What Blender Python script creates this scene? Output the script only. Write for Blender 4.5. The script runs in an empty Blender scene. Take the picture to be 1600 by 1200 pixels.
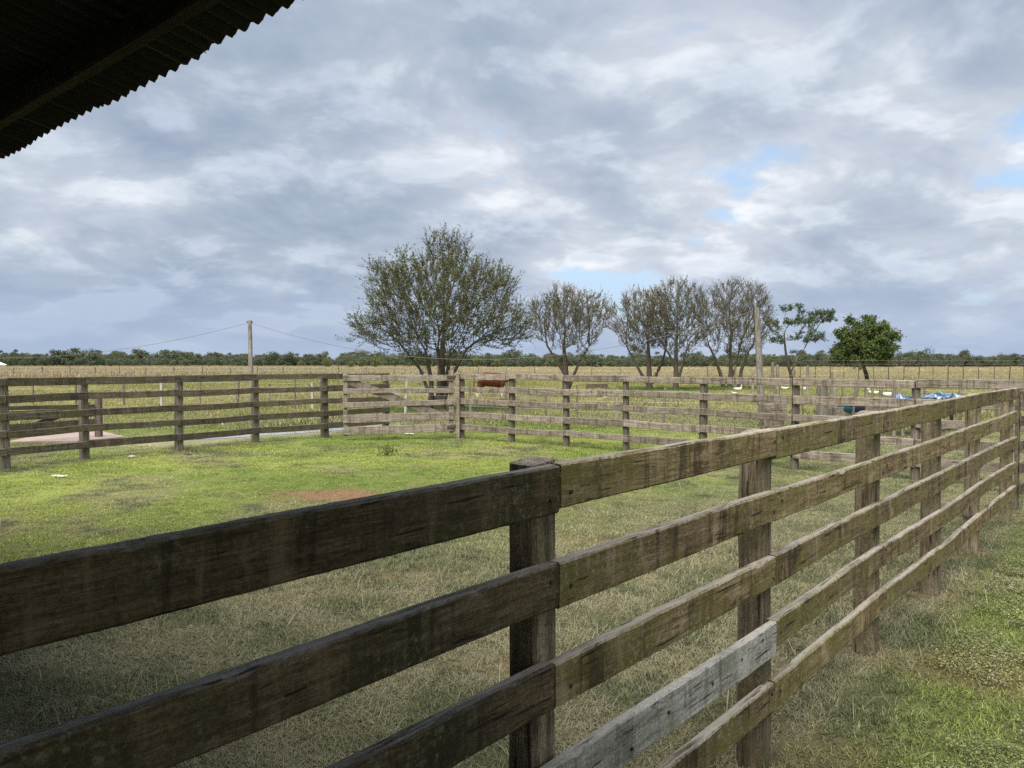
import bpy, math, random
import numpy as np
from mathutils import Vector, Matrix

# ------------------------------------------------------------------ scene, camera, sky, sun
scene = bpy.context.scene
COL = scene.collection
R = math.radians
H_CAM, F_PX, HORIZON = 1.75, 1200.0, 566.0
PITCH = math.atan((600 - HORIZON) / F_PX)

cam_d = bpy.data.cameras.new('camera')
cam_d.sensor_width = 36.0
cam_d.lens = F_PX / 1600 * 36.0
cam_d.clip_start, cam_d.clip_end = 0.05, 6000
cam = bpy.data.objects.new('camera', cam_d)
COL.objects.link(cam)
cam.location = (0, 0, H_CAM)
cam.rotation_euler = (math.pi / 2 - PITCH, 0, 0)
scene.camera = cam

SUN_EL, SUN_AZ = R(60), math.atan2(-0.45, -0.89)          # azimuth from +Y towards +X
sun_dir = Vector((math.sin(SUN_AZ) * math.cos(SUN_EL), math.cos(SUN_AZ) * math.cos(SUN_EL), math.sin(SUN_EL)))

world = bpy.data.worlds.new('World')
scene.world = world
world.use_nodes = True
world.cycles.sampling_method = 'MANUAL'
world.cycles.sample_map_resolution = 256
WN = world.node_tree
WN.nodes.clear()


class NT:
    """small helper round a node tree"""
    def __init__(s, tree): s.t = tree
    def n(s, typ, **kw):
        nd = s.t.nodes.new(typ)
        for k, v in kw.items(): setattr(nd, k, v)
        return nd
    def link(s, a, b): s.t.links.new(a, b)
    def put(s, sock, v):
        if isinstance(v, bpy.types.NodeSocket): s.t.links.new(v, sock)
        elif v is not None:
            if isinstance(v, (tuple, list)) and len(v) == 3 and sock.type == 'RGBA': v = (*v, 1)
            sock.default_value = v
    def math(s, op, a, b=None, c=None, clamp=False):
        nd = s.n('ShaderNodeMath', operation=op, use_clamp=clamp)
        for i, v in enumerate((a, b, c)):
            if v is not None: s.put(nd.inputs[i], v)
        return nd.outputs[0]
    def vmath(s, op, a, b=None, scale=None):
        nd = s.n('ShaderNodeVectorMath', operation=op)
        s.put(nd.inputs[0], a)
        if b is not None: s.put(nd.inputs[1], b)
        if scale is not None: s.put(nd.inputs['Scale'], scale)
        return nd.outputs[0] if op not in ('DOT_PRODUCT', 'LENGTH') else nd.outputs['Value']
    def mix(s, f, a, b, blend='MIX'):
        nd = s.n('ShaderNodeMix', data_type='RGBA', blend_type=blend, clamp_factor=True)
        s.put(nd.inputs[0], f); s.put(nd.inputs[6], a); s.put(nd.inputs[7], b)
        return nd.outputs[2]
    def noise(s, vec, scale, detail=4, rough=0.55, dist=0.0, out=0):
        nd = s.n('ShaderNodeTexNoise')
        if vec is not None: s.put(nd.inputs['Vector'], vec)
        nd.inputs['Scale'].default_value = scale; nd.inputs['Detail'].default_value = detail
        nd.inputs['Roughness'].default_value = rough; nd.inputs['Distortion'].default_value = dist
        return nd.outputs[out]
    def ramp(s, f, *stops, interp='LINEAR'):
        nd = s.n('ShaderNodeValToRGB'); cr = nd.color_ramp; cr.interpolation = interp
        while len(cr.elements) < len(stops): cr.elements.new(0.5)
        for e, (p, c) in zip(cr.elements, stops):
            e.position = p
            e.color = (c, c, c, 1) if not isinstance(c, (tuple, list)) else (*c, 1)
        s.put(nd.inputs[0], f)
        return nd.outputs[0]
    def smooth(s, v, lo, hi):
        nd = s.n('ShaderNodeMapRange', interpolation_type='SMOOTHSTEP')
        s.put(nd.inputs[0], v); nd.inputs[1].default_value = lo; nd.inputs[2].default_value = hi
        return nd.outputs[0]
    def mapping(s, vec, scale=(1, 1, 1), loc=(0, 0, 0), rot=(0, 0, 0)):
        nd = s.n('ShaderNodeMapping')
        s.put(nd.inputs[0], vec); nd.inputs['Location'].default_value = loc
        nd.inputs['Rotation'].default_value = rot; nd.inputs['Scale'].default_value = scale
        return nd.outputs[0]


SKY_OFF = (13.30, -1.16, 5.56)
def build_world():
    w = NT(WN)
    out = w.n('ShaderNodeOutputWorld')
    bg = w.n('ShaderNodeBackground')
    sky = w.n('ShaderNodeTexSky', sky_type='NISHITA')
    sky.sun_disc = False
    sky.sun_elevation = SUN_EL; sky.sun_rotation = SUN_AZ
    sky.air_density = 1.0; sky.dust_density = 0.7; sky.ozone_density = 1.0
    d = w.vmath('NORMALIZE', w.n('ShaderNodeTexCoord').outputs['Generated'])
    sep = w.n('ShaderNodeSeparateXYZ'); w.link(d, sep.inputs[0])
    z = w.math('MAXIMUM', sep.outputs[2], 0.0)
    # a broken cloud deck: puffy overhead, flattening into bands towards the horizon
    def deck(dz, k):
        den = w.math('ADD', z, k + dz)
        cmb = w.n('ShaderNodeCombineXYZ')
        w.put(cmb.inputs[0], w.math('DIVIDE', sep.outputs[0], den)); w.put(cmb.inputs[1], w.math('DIVIDE', sep.outputs[1], den))
        return w.mapping(cmb.outputs[0], loc=SKY_OFF, rot=(0, 0, R(-20)))
    p0, p1 = deck(0.0, 0.26), deck(0.032, 0.26)
    big = w.noise(p0, 1.0, 2, 0.5, 0.3)
    def puffs(p): return w.noise(w.mapping(p, loc=(9.3, 4.1, 2.0)), 3.0, 5, 0.56, 0.25)
    med, med_up = puffs(p0), puffs(p1)
    thick = w.math('ADD', w.math('MULTIPLY', big, 0.58), w.math('MULTIPLY', med, 0.42))
    cloud = w.ramp(thick, (0.37, (9.3, 9.6, 10.0)), (0.43, (7.7, 8.3, 9.3)), (0.48, (6.2, 7.05, 8.25)), (0.54, (5.15, 6.05, 7.4)), (0.62, (4.4, 5.3, 6.85)))
    # upper edges of the puffs catch the light, undersides are grey
    relief = w.math('SUBTRACT', med, med_up)
    cloud = w.mix(1.0, cloud, w.ramp(w.math('ADD', w.math('MULTIPLY', relief, 2.6), 0.5), (0.16, (0.80, 0.83, 0.88)), (0.5, 1.0), (0.80, (1.42, 1.36, 1.28))), 'MULTIPLY')
    blue = w.mix(0.6, w.vmath('SCALE', sky.outputs[0], scale=2.4), (5.2, 7.5, 10.6))
    gap = w.math('MULTIPLY', w.smooth(thick, 0.43, 0.36), 0.9)
    c = w.mix(gap, cloud, blue)
    # the air near the horizon: an even blue-grey band
    hz = w.smooth(z, 0.15, 0.0)
    c = w.mix(w.math('MULTIPLY', hz, 0.8), c, (4.9, 6.05, 8.2))
    w.link(c, bg.inputs['Color'])
    bg.inputs['Strength'].default_value = 0.055
    w.link(bg.outputs[0], out.inputs['Surface'])


build_world()

sun_data = bpy.data.lights.new('sun', 'SUN')
sun_data.energy = 4.5
sun_data.angle = R(60)
sun_data.color = (1.0, 0.955, 0.89)
sun = bpy.data.objects.new('sun', sun_data)
COL.objects.link(sun)
sun.location = (0, 0, 50)
sun.rotation_euler = sun_dir.to_track_quat('Z', 'Y').to_euler()

scene.render.engine = 'CYCLES'
scene.cycles.use_denoising = False
scene.cycles.use_adaptive_sampling = True
scene.cycles.adaptive_threshold = 0.012
scene.cycles.max_bounces = 4
scene.cycles.diffuse_bounces = 2
scene.cycles.transmission_bounces = 2
scene.cycles.transparent_max_bounces = 4
scene.render.film_transparent = False
scene.view_settings.view_transform = 'Standard'
scene.view_settings.look = 'None'
scene.view_settings.exposure = 0.65
scene.view_settings.gamma = 1.0
scene.view_settings.use_curve_mapping = False

# ------------------------------------------------------------------ helpers
def ray(u, v):
    a, b = (u - 800) / F_PX, (600 - v) / F_PX
    return Vector((a, math.cos(PITCH) + b * math.sin(PITCH), -math.sin(PITCH) + b * math.cos(PITCH)))
def ground_at(u, v):
    d = ray(u, v); k = -H_CAM / d.z
    return Vector((d.x * k, d.y * k, 0))
def at_depth(u, depth, z=0.0):
    return Vector(((u - 800) / F_PX * depth, depth, z))
def height_at(v, depth):
    return H_CAM - (v - HORIZON) / F_PX * depth

E1 = Vector((0.65, 0.76, 0)).normalized()      # along the near fence, away from the viewer
E2 = Vector((E1.y, -E1.x, 0))                   # across it, to the right
O_F = Vector((0.134, 2.09, 0))
def fpt(s, t, z=0.0):
    return O_F + E1 * s + E2 * t + Vector((0, 0, z))

def tag(o, label=None, cat=None, group=None, kind=None):
    if label: o['label'] = label
    if cat: o['category'] = cat
    if group: o['group'] = group
    if kind: o['kind'] = kind
    return o
def empty(name, loc, rz=0.0):
    o = bpy.data.objects.new(name, None)
    o.empty_display_size = 0.2
    COL.objects.link(o)
    o.location = loc; o.rotation_euler = (0, 0, rz)
    return o
def link_mesh(name, me, parent=None, loc=(0, 0, 0), rot=(0, 0, 0)):
    o = bpy.data.objects.new(name, me)
    COL.objects.link(o)
    o.location = loc; o.rotation_euler = rot
    if parent is not None: o.parent = parent
    return o
def make_mesh(name, verts, faces, mat, smooth=False):
    me = bpy.data.meshes.new(name)
    me.from_pydata([tuple(v) for v in verts], [], faces)
    if mat is not None: me.materials.append(mat)
    if smooth: me.shade_smooth()
    me.update()
    return me
def mesh_np(name, V, F, mat, smooth=False):
    """V (n,3), F (m,k) arrays with constant k"""
    me = bpy.data.meshes.new(name)
    V = np.asarray(V, np.float32); F = np.asarray(F, np.int32)
    k = F.shape[1]
    me.vertices.add(len(V)); me.vertices.foreach_set('co', V.ravel())
    me.loops.add(F.size); me.loops.foreach_set('vertex_index', F.ravel())
    me.polygons.add(len(F))
    me.polygons.foreach_set('loop_start', np.arange(0, F.size, k, dtype=np.int32))
    if smooth: me.polygons.foreach_set('use_smooth', np.ones(len(F), bool))
    if mat is not None: me.materials.append(mat)
    me.update(calc_edges=True)
    return me
def box_data(x0, x1, y0, y1, z0, z1):
    v = [(x0,y0,z0),(x1,y0,z0),(x1,y1,z0),(x0,y1,z0),(x0,y0,z1),(x1,y0,z1),(x1,y1,z1),(x0,y1,z1)]
    f = [(0,3,2,1),(4,5,6,7),(0,1,5,4),(1,2,6,5),(2,3,7,6),(3,0,4,7)]
    return v, f

# lattice noise for numpy
def _h(ix, iy, seed):
    n = (ix.astype(np.int64) * 374761393 + iy.astype(np.int64) * 668265263 + seed * 974711) & 0x7fffffff
    n = ((n ^ (n >> 13)) * 1274126177) & 0x7fffffff
    n = n ^ (n >> 16)
    return (n & 0xffff) / 65535.0
def vnoise(x, y, seed=0):
    x = np.asarray(x, float); y = np.asarray(y, float)
    ix, iy = np.floor(x), np.floor(y); fx, fy = x - ix, y - iy
    fx = fx * fx * (3 - 2 * fx); fy = fy * fy * (3 - 2 * fy)
    a, b = _h(ix, iy, seed), _h(ix + 1, iy, seed)
    c, d = _h(ix, iy + 1, seed), _h(ix + 1, iy + 1, seed)
    return (a * (1 - fx) + b * fx) * (1 - fy) + (c * (1 - fx) + d * fx) * fy
def fbm(x, y, seed=0, oct=4):
    s, a, t = 0, 1.0, 0
    for i in range(oct):
        s = s + a * vnoise(np.asarray(x) * 2**i + 17.3 * i, np.asarray(y) * 2**i - 9.1 * i, seed + i); t += a; a *= 0.55
    return s / t
def sstep(v, lo, hi):
    q = np.clip((np.asarray(v, float) - lo) / (hi - lo), 0, 1)
    return q * q * (3 - 2 * q)
def lerp(a, b, f):
    return np.asarray(a) * (1 - f[..., None]) + np.asarray(b) * f[..., None]

# ------------------------------------------------------------------ materials
def new_mat(name):
    m = bpy.data.materials.new(name)
    m.use_nodes = True
    m.node_tree.nodes.clear()
    w = NT(m.node_tree)
    out = w.n('ShaderNodeOutputMaterial')
    b = w.n('ShaderNodeBsdfPrincipled')
    w.link(b.outputs[0], out.inputs['Surface'])
    return m, w, b, out
def plain_mat(name, col, rough=0.7, var=0.25, scale=8.0, bump=0.0, metallic=0.0):
    m, w, b, _ = new_mat(name)
    tc = w.n('ShaderNodeTexCoord').outputs['Object']
    n = w.noise(tc, scale, 5, 0.6)
    c = w.mix(n, tuple(x * (1 - var) for x in col), tuple(min(1, x * (1 + var)) for x in col))
    w.link(c, b.inputs['Base Color']); b.inputs['Roughness'].default_value = rough
    b.inputs['Metallic'].default_value = metallic
    if bump:
        bp = w.n('ShaderNodeBump'); bp.inputs['Strength'].default_value = bump; bp.inputs['Distance'].default_value = 0.02
        w.link(n, bp.inputs['Height']); w.link(bp.outputs[0], b.inputs['Normal'])
    return m

def wood_mat(name, dark, mid, light, axis='x', algae=0.5, lichen=0.5, stain=0.5, algae_col=(0.085, 0.085, 0.03), bleach=0.5, fine=1.0):
    m, w, b, _ = new_mat(name)
    tc = w.n('ShaderNodeTexCoord').outputs['Object']
    rnd = w.n('ShaderNodeObjectInfo').outputs['Random']
    off = w.n('ShaderNodeCombineXYZ')
    w.put(off.inputs[0], w.math('MULTIPLY', rnd, 57.0)); w.put(off.inputs[1], w.math('MULTIPLY', rnd, 31.0)); w.put(off.inputs[2], w.math('MULTIPLY', rnd, 83.0))
    p = w.vmath('ADD', tc, off.outputs[0])
    g_scale = (2.8, 38, 38) if axis == 'x' else (38, 38, 2.4)
    grain = w.noise(w.mapping(p, scale=g_scale), 1.0 * fine, 5, 0.62, 0.6)
    fib = w.noise(w.mapping(p, scale=tuple(x * (5.5 if x > 2 else 2.6) for x in g_scale)), 1.0, 3, 0.72)
    blot = w.noise(p, 2.3, 3, 0.62, 0.4)
    blot2 = w.noise(w.vmath('ADD', p, (11.0, 5.0, 3.0)), 6.5, 5, 0.68, 0.5)
    gv = w.math('ADD', w.math('MULTIPLY', grain, 0.55), w.math('MULTIPLY', fib, 0.45))
    c = w.ramp(gv, (0.37, dark), (0.5, mid), (0.63, light))
    c = w.mix(1.0, c, w.ramp(w.noise(p, 95.0, 4, 0.7), (0.33, 0.62), (0.5, 1.0), (0.67, 1.42)), 'MULTIPLY')      # rough-sawn mottle
    # board to board tone
    c = w.mix(1.0, c, w.ramp(rnd, (0.0, 0.72), (0.5, 1.0), (1.0, 1.22)), 'MULTIPLY')
    # streaks that ran down across the face
    st_scale = (9.0, 9.0, 0.7) if axis == 'x' else (14.0, 14.0, 0.5)
    streak = w.noise(w.mapping(p, scale=st_scale), 1.0, 5, 0.68, 0.9)
    streak = w.math('ADD', w.math('MULTIPLY', streak, 0.72), w.math('MULTIPLY', blot2, 0.28))
    c = w.mix(w.math('MULTIPLY', w.smooth(streak, 0.50, 0.60), 0.8 * stain), c, tuple(x * 0.38 for x in dark))
    c = w.mix(w.math('MULTIPLY', w.smooth(streak, 0.46, 0.36), 0.6 * stain), c, tuple(min(1, x * 1.25) for x in light))
    # algae
    al = w.smooth(w.math('ADD', w.math('MULTIPLY', blot, 0.6), w.math('MULTIPLY', blot2, 0.4)), 0.44, 0.60)
    c = w.mix(w.math('MULTIPLY', al, algae), c, algae_col)
    # lichen specks
    vo = w.noise(w.vmath('ADD', p, (3.0, 8.0, 1.0)), 48.0, 7, 0.78)
    patch = w.smooth(blot, 0.42, 0.60)
    li = w.math('MULTIPLY', w.smooth(vo, 0.50, 0.66), patch)
    c = w.mix(w.math('MULTIPLY', li, lichen), c, (0.36, 0.34, 0.24))
    # weather-bleached upper faces
    nz = w.n('ShaderNodeSeparateXYZ'); w.link(w.n('ShaderNodeNewGeometry').outputs['Normal'], nz.inputs[0])
    bl = w.math('MULTIPLY', w.smooth(nz.outputs[2], 0.55, 0.9), w.smooth(grain, 0.30, 0.62))
    c = w.mix(w.math('MULTIPLY', bl, bleach), c, (0.36, 0.335, 0.30))
    # drying cracks
    ck = w.smooth(w.noise(w.mapping(p, scale=tuple(x * (1.7 if x > 2 else 0.7) for x in g_scale)), 1.0, 3, 0.5), 0.36, 0.31)
    c = w.mix(w.math('MULTIPLY', ck, 0.8), c, (0.012, 0.010, 0.008))
    w.link(c, b.inputs['Base Color'])
    b.inputs['Roughness'].default_value = 0.88
    b.inputs['Specular IOR Level'].default_value = 0.25
    hgt = w.math('SUBTRACT', w.math('ADD', gv, w.math('MULTIPLY', blot2, 0.35)), w.math('MULTIPLY', ck, 0.6))
    bp = w.n('ShaderNodeBump'); bp.inputs['Strength'].default_value = 0.75; bp.inputs['Distance'].default_value = 0.006
    w.link(hgt, bp.inputs['Height']); w.link(bp.outputs[0], b.inputs['Normal'])
    return m

M = {}
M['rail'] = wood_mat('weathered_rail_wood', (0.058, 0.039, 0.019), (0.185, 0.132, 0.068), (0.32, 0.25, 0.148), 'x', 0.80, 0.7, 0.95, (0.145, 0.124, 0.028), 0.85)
M['rail_shaded'] = wood_mat('roof_shaded_rail_wood', (0.030, 0.020, 0.011), (0.095, 0.066, 0.034), (0.165, 0.122, 0.072), 'x', 0.7, 0.4, 0.8, (0.052, 0.046, 0.014), 0.6)  # rail wood darkened to paint in the roof's shade on the left run
M['post'] = wood_mat('weathered_post_wood', (0.06, 0.043, 0.027), (0.195, 0.152, 0.098), (0.33, 0.27, 0.185), 'z', 0.5, 0.5, 0.7, (0.13, 0.115, 0.045))
M['pale'] = wood_mat('grey_board_wood', (0.15, 0.135, 0.11), (0.34, 0.325, 0.29), (0.46, 0.44, 0.395), 'x', 0.4, 0.4, 0.7, (0.13, 0.13, 0.08), 0.7)
M['far_dark'] = wood_mat('brown_rail_wood', (0.045, 0.034, 0.025), (0.12, 0.095, 0.07), (0.19, 0.155, 0.12), 'x', 0.5, 0.2, 0.6, (0.10, 0.10, 0.035), 0.45)
M['far_post'] = wood_mat('round_post_wood', (0.065, 0.052, 0.040), (0.165, 0.138, 0.108), (0.27, 0.235, 0.19), 'z', 0.2, 0.3, 0.6)
M['far_pale'] = wood_mat('greyish_rail_wood', (0.085, 0.066, 0.050), (0.215, 0.175, 0.14), (0.33, 0.285, 0.235), 'x', 0.25, 0.25, 0.75, (0.14, 0.125, 0.06), 0.5)
M['gate'] = wood_mat('gate_board_wood', (0.11, 0.085, 0.065), (0.24, 0.195, 0.155), (0.36, 0.32, 0.27), 'x', 0.1, 0.2, 0.6, (0.16, 0.14, 0.09), 0.5)
M['pole'] = wood_mat('pole_wood', (0.10, 0.085, 0.07), (0.22, 0.195, 0.165), (0.33, 0.30, 0.26), 'z', 0.1, 0.2, 0.5)
M['bark'] = wood_mat('bark', (0.032, 0.025, 0.020), (0.085, 0.068, 0.054), (0.15, 0.125, 0.105), 'z', 0.15, 0.2, 0.3, bleach=0.1)
M['bark_grey'] = wood_mat('grey_bark', (0.055, 0.045, 0.038), (0.125, 0.105, 0.088), (0.20, 0.175, 0.15), 'z', 0.1, 0.2, 0.3, bleach=0.1)
M['steel'] = plain_mat('rusty_steel', (0.09, 0.06, 0.045), 0.75, 0.4, 20, metallic=0.2)
M['wire'] = plain_mat('galvanised_wire', (0.20, 0.19, 0.18), 0.55, 0.2, 30, metallic=0.4)
M['cable'] = plain_mat('grey_cable', (0.16, 0.15, 0.14), 0.6, 0.2, 5)
M['concrete'] = plain_mat('concrete', (0.42, 0.40, 0.36), 0.9, 0.25, 6, 0.4)
M['pink_slab'] = plain_mat('pinkish_concrete', (0.31, 0.235, 0.205), 0.92, 0.3, 3.0, 0.4)
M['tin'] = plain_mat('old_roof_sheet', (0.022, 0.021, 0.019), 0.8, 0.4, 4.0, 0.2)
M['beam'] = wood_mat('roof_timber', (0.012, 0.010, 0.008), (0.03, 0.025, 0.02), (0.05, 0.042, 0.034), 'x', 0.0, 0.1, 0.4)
M['white_paint'] = plain_mat('white_paint', (0.78, 0.78, 0.76), 0.6, 0.08, 2)
M['paper'] = plain_mat('litter_paper', (0.50, 0.49, 0.45), 0.8, 0.1, 12)
M['tarp'] = None
M['drum'] = plain_mat('dark_teal_plastic', (0.015, 0.075, 0.10), 0.4, 0.4, 6)
M['navy'] = plain_mat('navy_plastic', (0.012, 0.018, 0.06), 0.45, 0.4, 6)
M['feather'] = plain_mat('white_feathers', (0.56, 0.54, 0.48), 0.8, 0.08, 30)
M['beak'] = plain_mat('orange_beak', (0.62, 0.27, 0.05), 0.5, 0.15, 20)
M['hoof'] = plain_mat('dark_hair', (0.02, 0.013, 0.01), 0.8, 0.3, 20)
M['dung'] = plain_mat('dry_dung', (0.05, 0.042, 0.03), 0.95, 0.5, 30, 0.6)
M['nail'] = plain_mat('rusty_nail', (0.025, 0.018, 0.014), 0.7, 0.3, 60)

def tarp_mat():
    m, w, b, _ = new_mat('blue_plastic_sheet')
    tc = w.n('ShaderNodeTexCoord').outputs['Object']
    n = w.noise(w.mapping(tc, scale=(6.0, 9.0, 6.0)), 1.0, 5, 0.65, 0.6)
    c = w.ramp(n, (0.36, (0.01, 0.035, 0.11)), (0.46, (0.03, 0.075, 0.17)), (0.53, (0.13, 0.20, 0.30)), (0.60, (0.42, 0.46, 0.49)))
    w.link(c, b.inputs['Base Color']); b.inputs['Roughness'].default_value = 0.4
    return m
M['tarp'] = tarp_mat()

def leaf_mat(name, a, bcol, dry=(0.12, 0.09, 0.04), dryness=0.1, trans=0.25):
    m, w, b, out = new_mat(name)
    at = w.n('ShaderNodeAttribute', attribute_name='lv')
    v = at.outputs['Fac']
    c = w.mix(v, a, bcol)
    c = w.mix(w.smooth(w.math('FRACT', w.math('MULTIPLY', v, 7.31)), 1.0 - dryness - 0.02, 1.0 - dryness + 0.02), c, dry)
    b.inputs['Roughness'].default_value = 0.6; b.inputs['Specular IOR Level'].default_value = 0.3
    w.link(c, b.inputs['Base Color'])
    tr = w.n('ShaderNodeBsdfTranslucent'); w.link(c, tr.inputs['Color'])
    mx = w.n('ShaderNodeMixShader'); mx.inputs[0].default_value = trans
    w.link(b.outputs[0], mx.inputs[1]); w.link(tr.outputs[0], mx.inputs[2]); w.link(mx.outputs[0], out.inputs['Surface'])
    return m
M['leaf_olive'] = leaf_mat('olive_leaves', (0.060, 0.076, 0.024), (0.150, 0.172, 0.054), (0.14, 0.095, 0.05), 0.09)
M['leaf_grey'] = leaf_mat('sparse_leaves', (0.075, 0.080, 0.038), (0.165, 0.175, 0.078), (0.18, 0.125, 0.085), 0.18)
M['leaf_big'] = leaf_mat('broad_leaves', (0.04, 0.08, 0.035), (0.11, 0.165, 0.07), (0.12, 0.11, 0.04), 0.05)
M['leaf_dense'] = leaf_mat('dense_leaves', (0.045, 0.075, 0.020), (0.125, 0.165, 0.042), (0.07, 0.06, 0.03), 0.05)
M['leaf_shrub'] = leaf_mat('shrub_leaves', (0.07, 0.10, 0.03), (0.16, 0.19, 0.06), (0.2, 0.16, 0.08), 0.1)
M['leaf_wood'] = leaf_mat('woodland_leaves', (0.045, 0.068, 0.044), (0.135, 0.165, 0.085), (0.15, 0.14, 0.10), 0.15)

def blade_mat(name, tipcol, trans=0.3):
    """grass: colour comes with each tuft, tone with each blade"""
    m, w, b, out = new_mat(name)
    g = w.n('ShaderNodeAttribute', attribute_name='gcol', attribute_type='INSTANCER').outputs['Color']
    dry = w.n('ShaderNodeAttribute', attribute_name='dry', attribute_type='INSTANCER').outputs['Fac']
    v = w.n('ShaderNodeAttribute', attribute_name='lv').outputs['Fac']
    c = w.mix(1.0, g, w.ramp(v, (0.0, 0.50), (0.5, 1.0), (1.0, 1.7)), 'MULTIPLY')
    f = w.math('GREATER_THAN', dry, w.math('FRACT', w.math('MULTIPLY', v, 13.7)))
    c = w.mix(w.math('MULTIPLY', f, 0.85), c, tipcol)
    w.link(c, b.inputs['Base Color']); b.inputs['Roughness'].default_value = 0.65; b.inputs['Specular IOR Level'].default_value = 0.2
    tr = w.n('ShaderNodeBsdfTranslucent'); w.link(c, tr.inputs['Color'])
    mx = w.n('ShaderNodeMixShader'); mx.inputs[0].default_value = trans
    w.link(b.outputs[0], mx.inputs[1]); w.link(tr.outputs[0], mx.inputs[2]); w.link(mx.outputs[0], out.inputs['Surface'])
    return m
M['blade'] = blade_mat('grass_blades', (0.30, 0.275, 0.18))
M['clover'] = blade_mat('ground_cover_leaves', (0.36, 0.32, 0.22), 0.2)

def ground_mat():
    m, w, b, _ = new_mat('pasture_ground')
    g = w.n('ShaderNodeAttribute', attribute_name='gcol').outputs['Color']
    geo = w.n('ShaderNodeNewGeometry').outputs['Position']
    n1 = w.noise(geo, 14.0, 6, 0.65, 0.2); n2 = w.noise(w.mapping(geo, scale=(1.0, 0.35, 1.0)), 1.1, 5, 0.6); n3 = w.noise(geo, 60.0, 3, 0.6)
    f = w.math('ADD', w.math('ADD', w.math('MULTIPLY', n1, 0.5), w.math('MULTIPLY', n2, 0.25)), w.math('MULTIPLY', n3, 0.25))
    c = w.mix(1.0, g, w.ramp(f, (0.32, 0.45), (0.5, 0.95), (0.68, 1.55)), 'MULTIPLY')
    w.link(c, b.inputs['Base Color']); b.inputs['Roughness'].default_value = 0.95; b.inputs['Specular IOR Level'].default_value = 0.1
    bp = w.n('ShaderNodeBump'); bp.inputs['Strength'].default_value = 0.8; bp.inputs['Distance'].default_value = 0.04
    w.link(w.math('ADD', n1, n3), bp.inputs['Height']); w.link(bp.outputs[0], b.inputs['Normal'])
    return m
M['ground'] = ground_mat()

def water_mat():
    m, w, b, _ = new_mat('puddle_water')
    b.inputs['Base Color'].default_value = (0.33, 0.325, 0.30, 1); b.inputs['Roughness'].default_value = 0.04; b.inputs['IOR'].default_value = 1.33
    b.inputs['Specular IOR Level'].default_value = 0.8
    n = w.noise(w.n('ShaderNodeTexCoord').outputs['Object'], 3.0, 3, 0.5)
    bp = w.n('ShaderNodeBump'); bp.inputs['Strength'].default_value = 0.05; bp.inputs['Distance'].default_value = 0.02
    w.link(n, bp.inputs['Height']); w.link(bp.outputs[0], b.inputs['Normal'])
    return m
M['water'] = water_mat()

def cow_mat():
    m, w, b, _ = new_mat('cow_hide')
    tc = w.n('ShaderNodeTexCoord').outputs['Object']
    n = w.noise(tc, 7.0, 5, 0.6)
    c = w.mix(n, (0.055, 0.011, 0.006), (0.13, 0.030, 0.013))
    sp = w.n('ShaderNodeSeparateXYZ'); w.link(tc, sp.inputs[0])
    zz = w.math('ADD', sp.outputs[2], w.math('MULTIPLY', n, 0.12))
    c = w.mix(w.smooth(zz, 0.36, 0.30), c, (0.62, 0.57, 0.45))
    w.link(c, b.inputs['Base Color']); b.inputs['Roughness'].default_value = 0.6
    return m
M['cow'] = cow_mat()

# ------------------------------------------------------------------ ground
NEAR_S = [-3.45, -1.70, 0.0, 1.53, 3.20, 4.77, 6.45, 8.32]      # posts along the near fence
EAVE_C = 1.25           # distance of the eave along E1 from the camera
PUDDLES = []            # (centre, along, half length, half width)
def puddle_dist(x, y):
    out = np.full(np.shape(x), 9.0)
    for (c, a, hl, hw) in PUDDLES:
        dx, dy = x - c.x, y - c.y
        l = dx * a.x + dy * a.y; q = -dx * a.y + dy * a.x
        wob = 0.6 + 0.8 * vnoise(l * 1.3, q * 0 + 3.3, 77)
        d = np.maximum(np.abs(l) / hl, np.abs(q) / (hw * wob))
        out = np.minimum(out, d)
    return out
def _mk_puddle(u0, d0, u1, d1, hw):
    a, b = at_depth(u0, d0), at_depth(u1, d1)
    PUDDLES.append(((a + b) / 2, (b - a).normalized(), (b - a).length / 2, hw))
_mk_puddle(285, 17.3, 545, 20.6, 0.62)
_mk_puddle(0, 20.0, 60, 21.5, 0.35)

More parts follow.
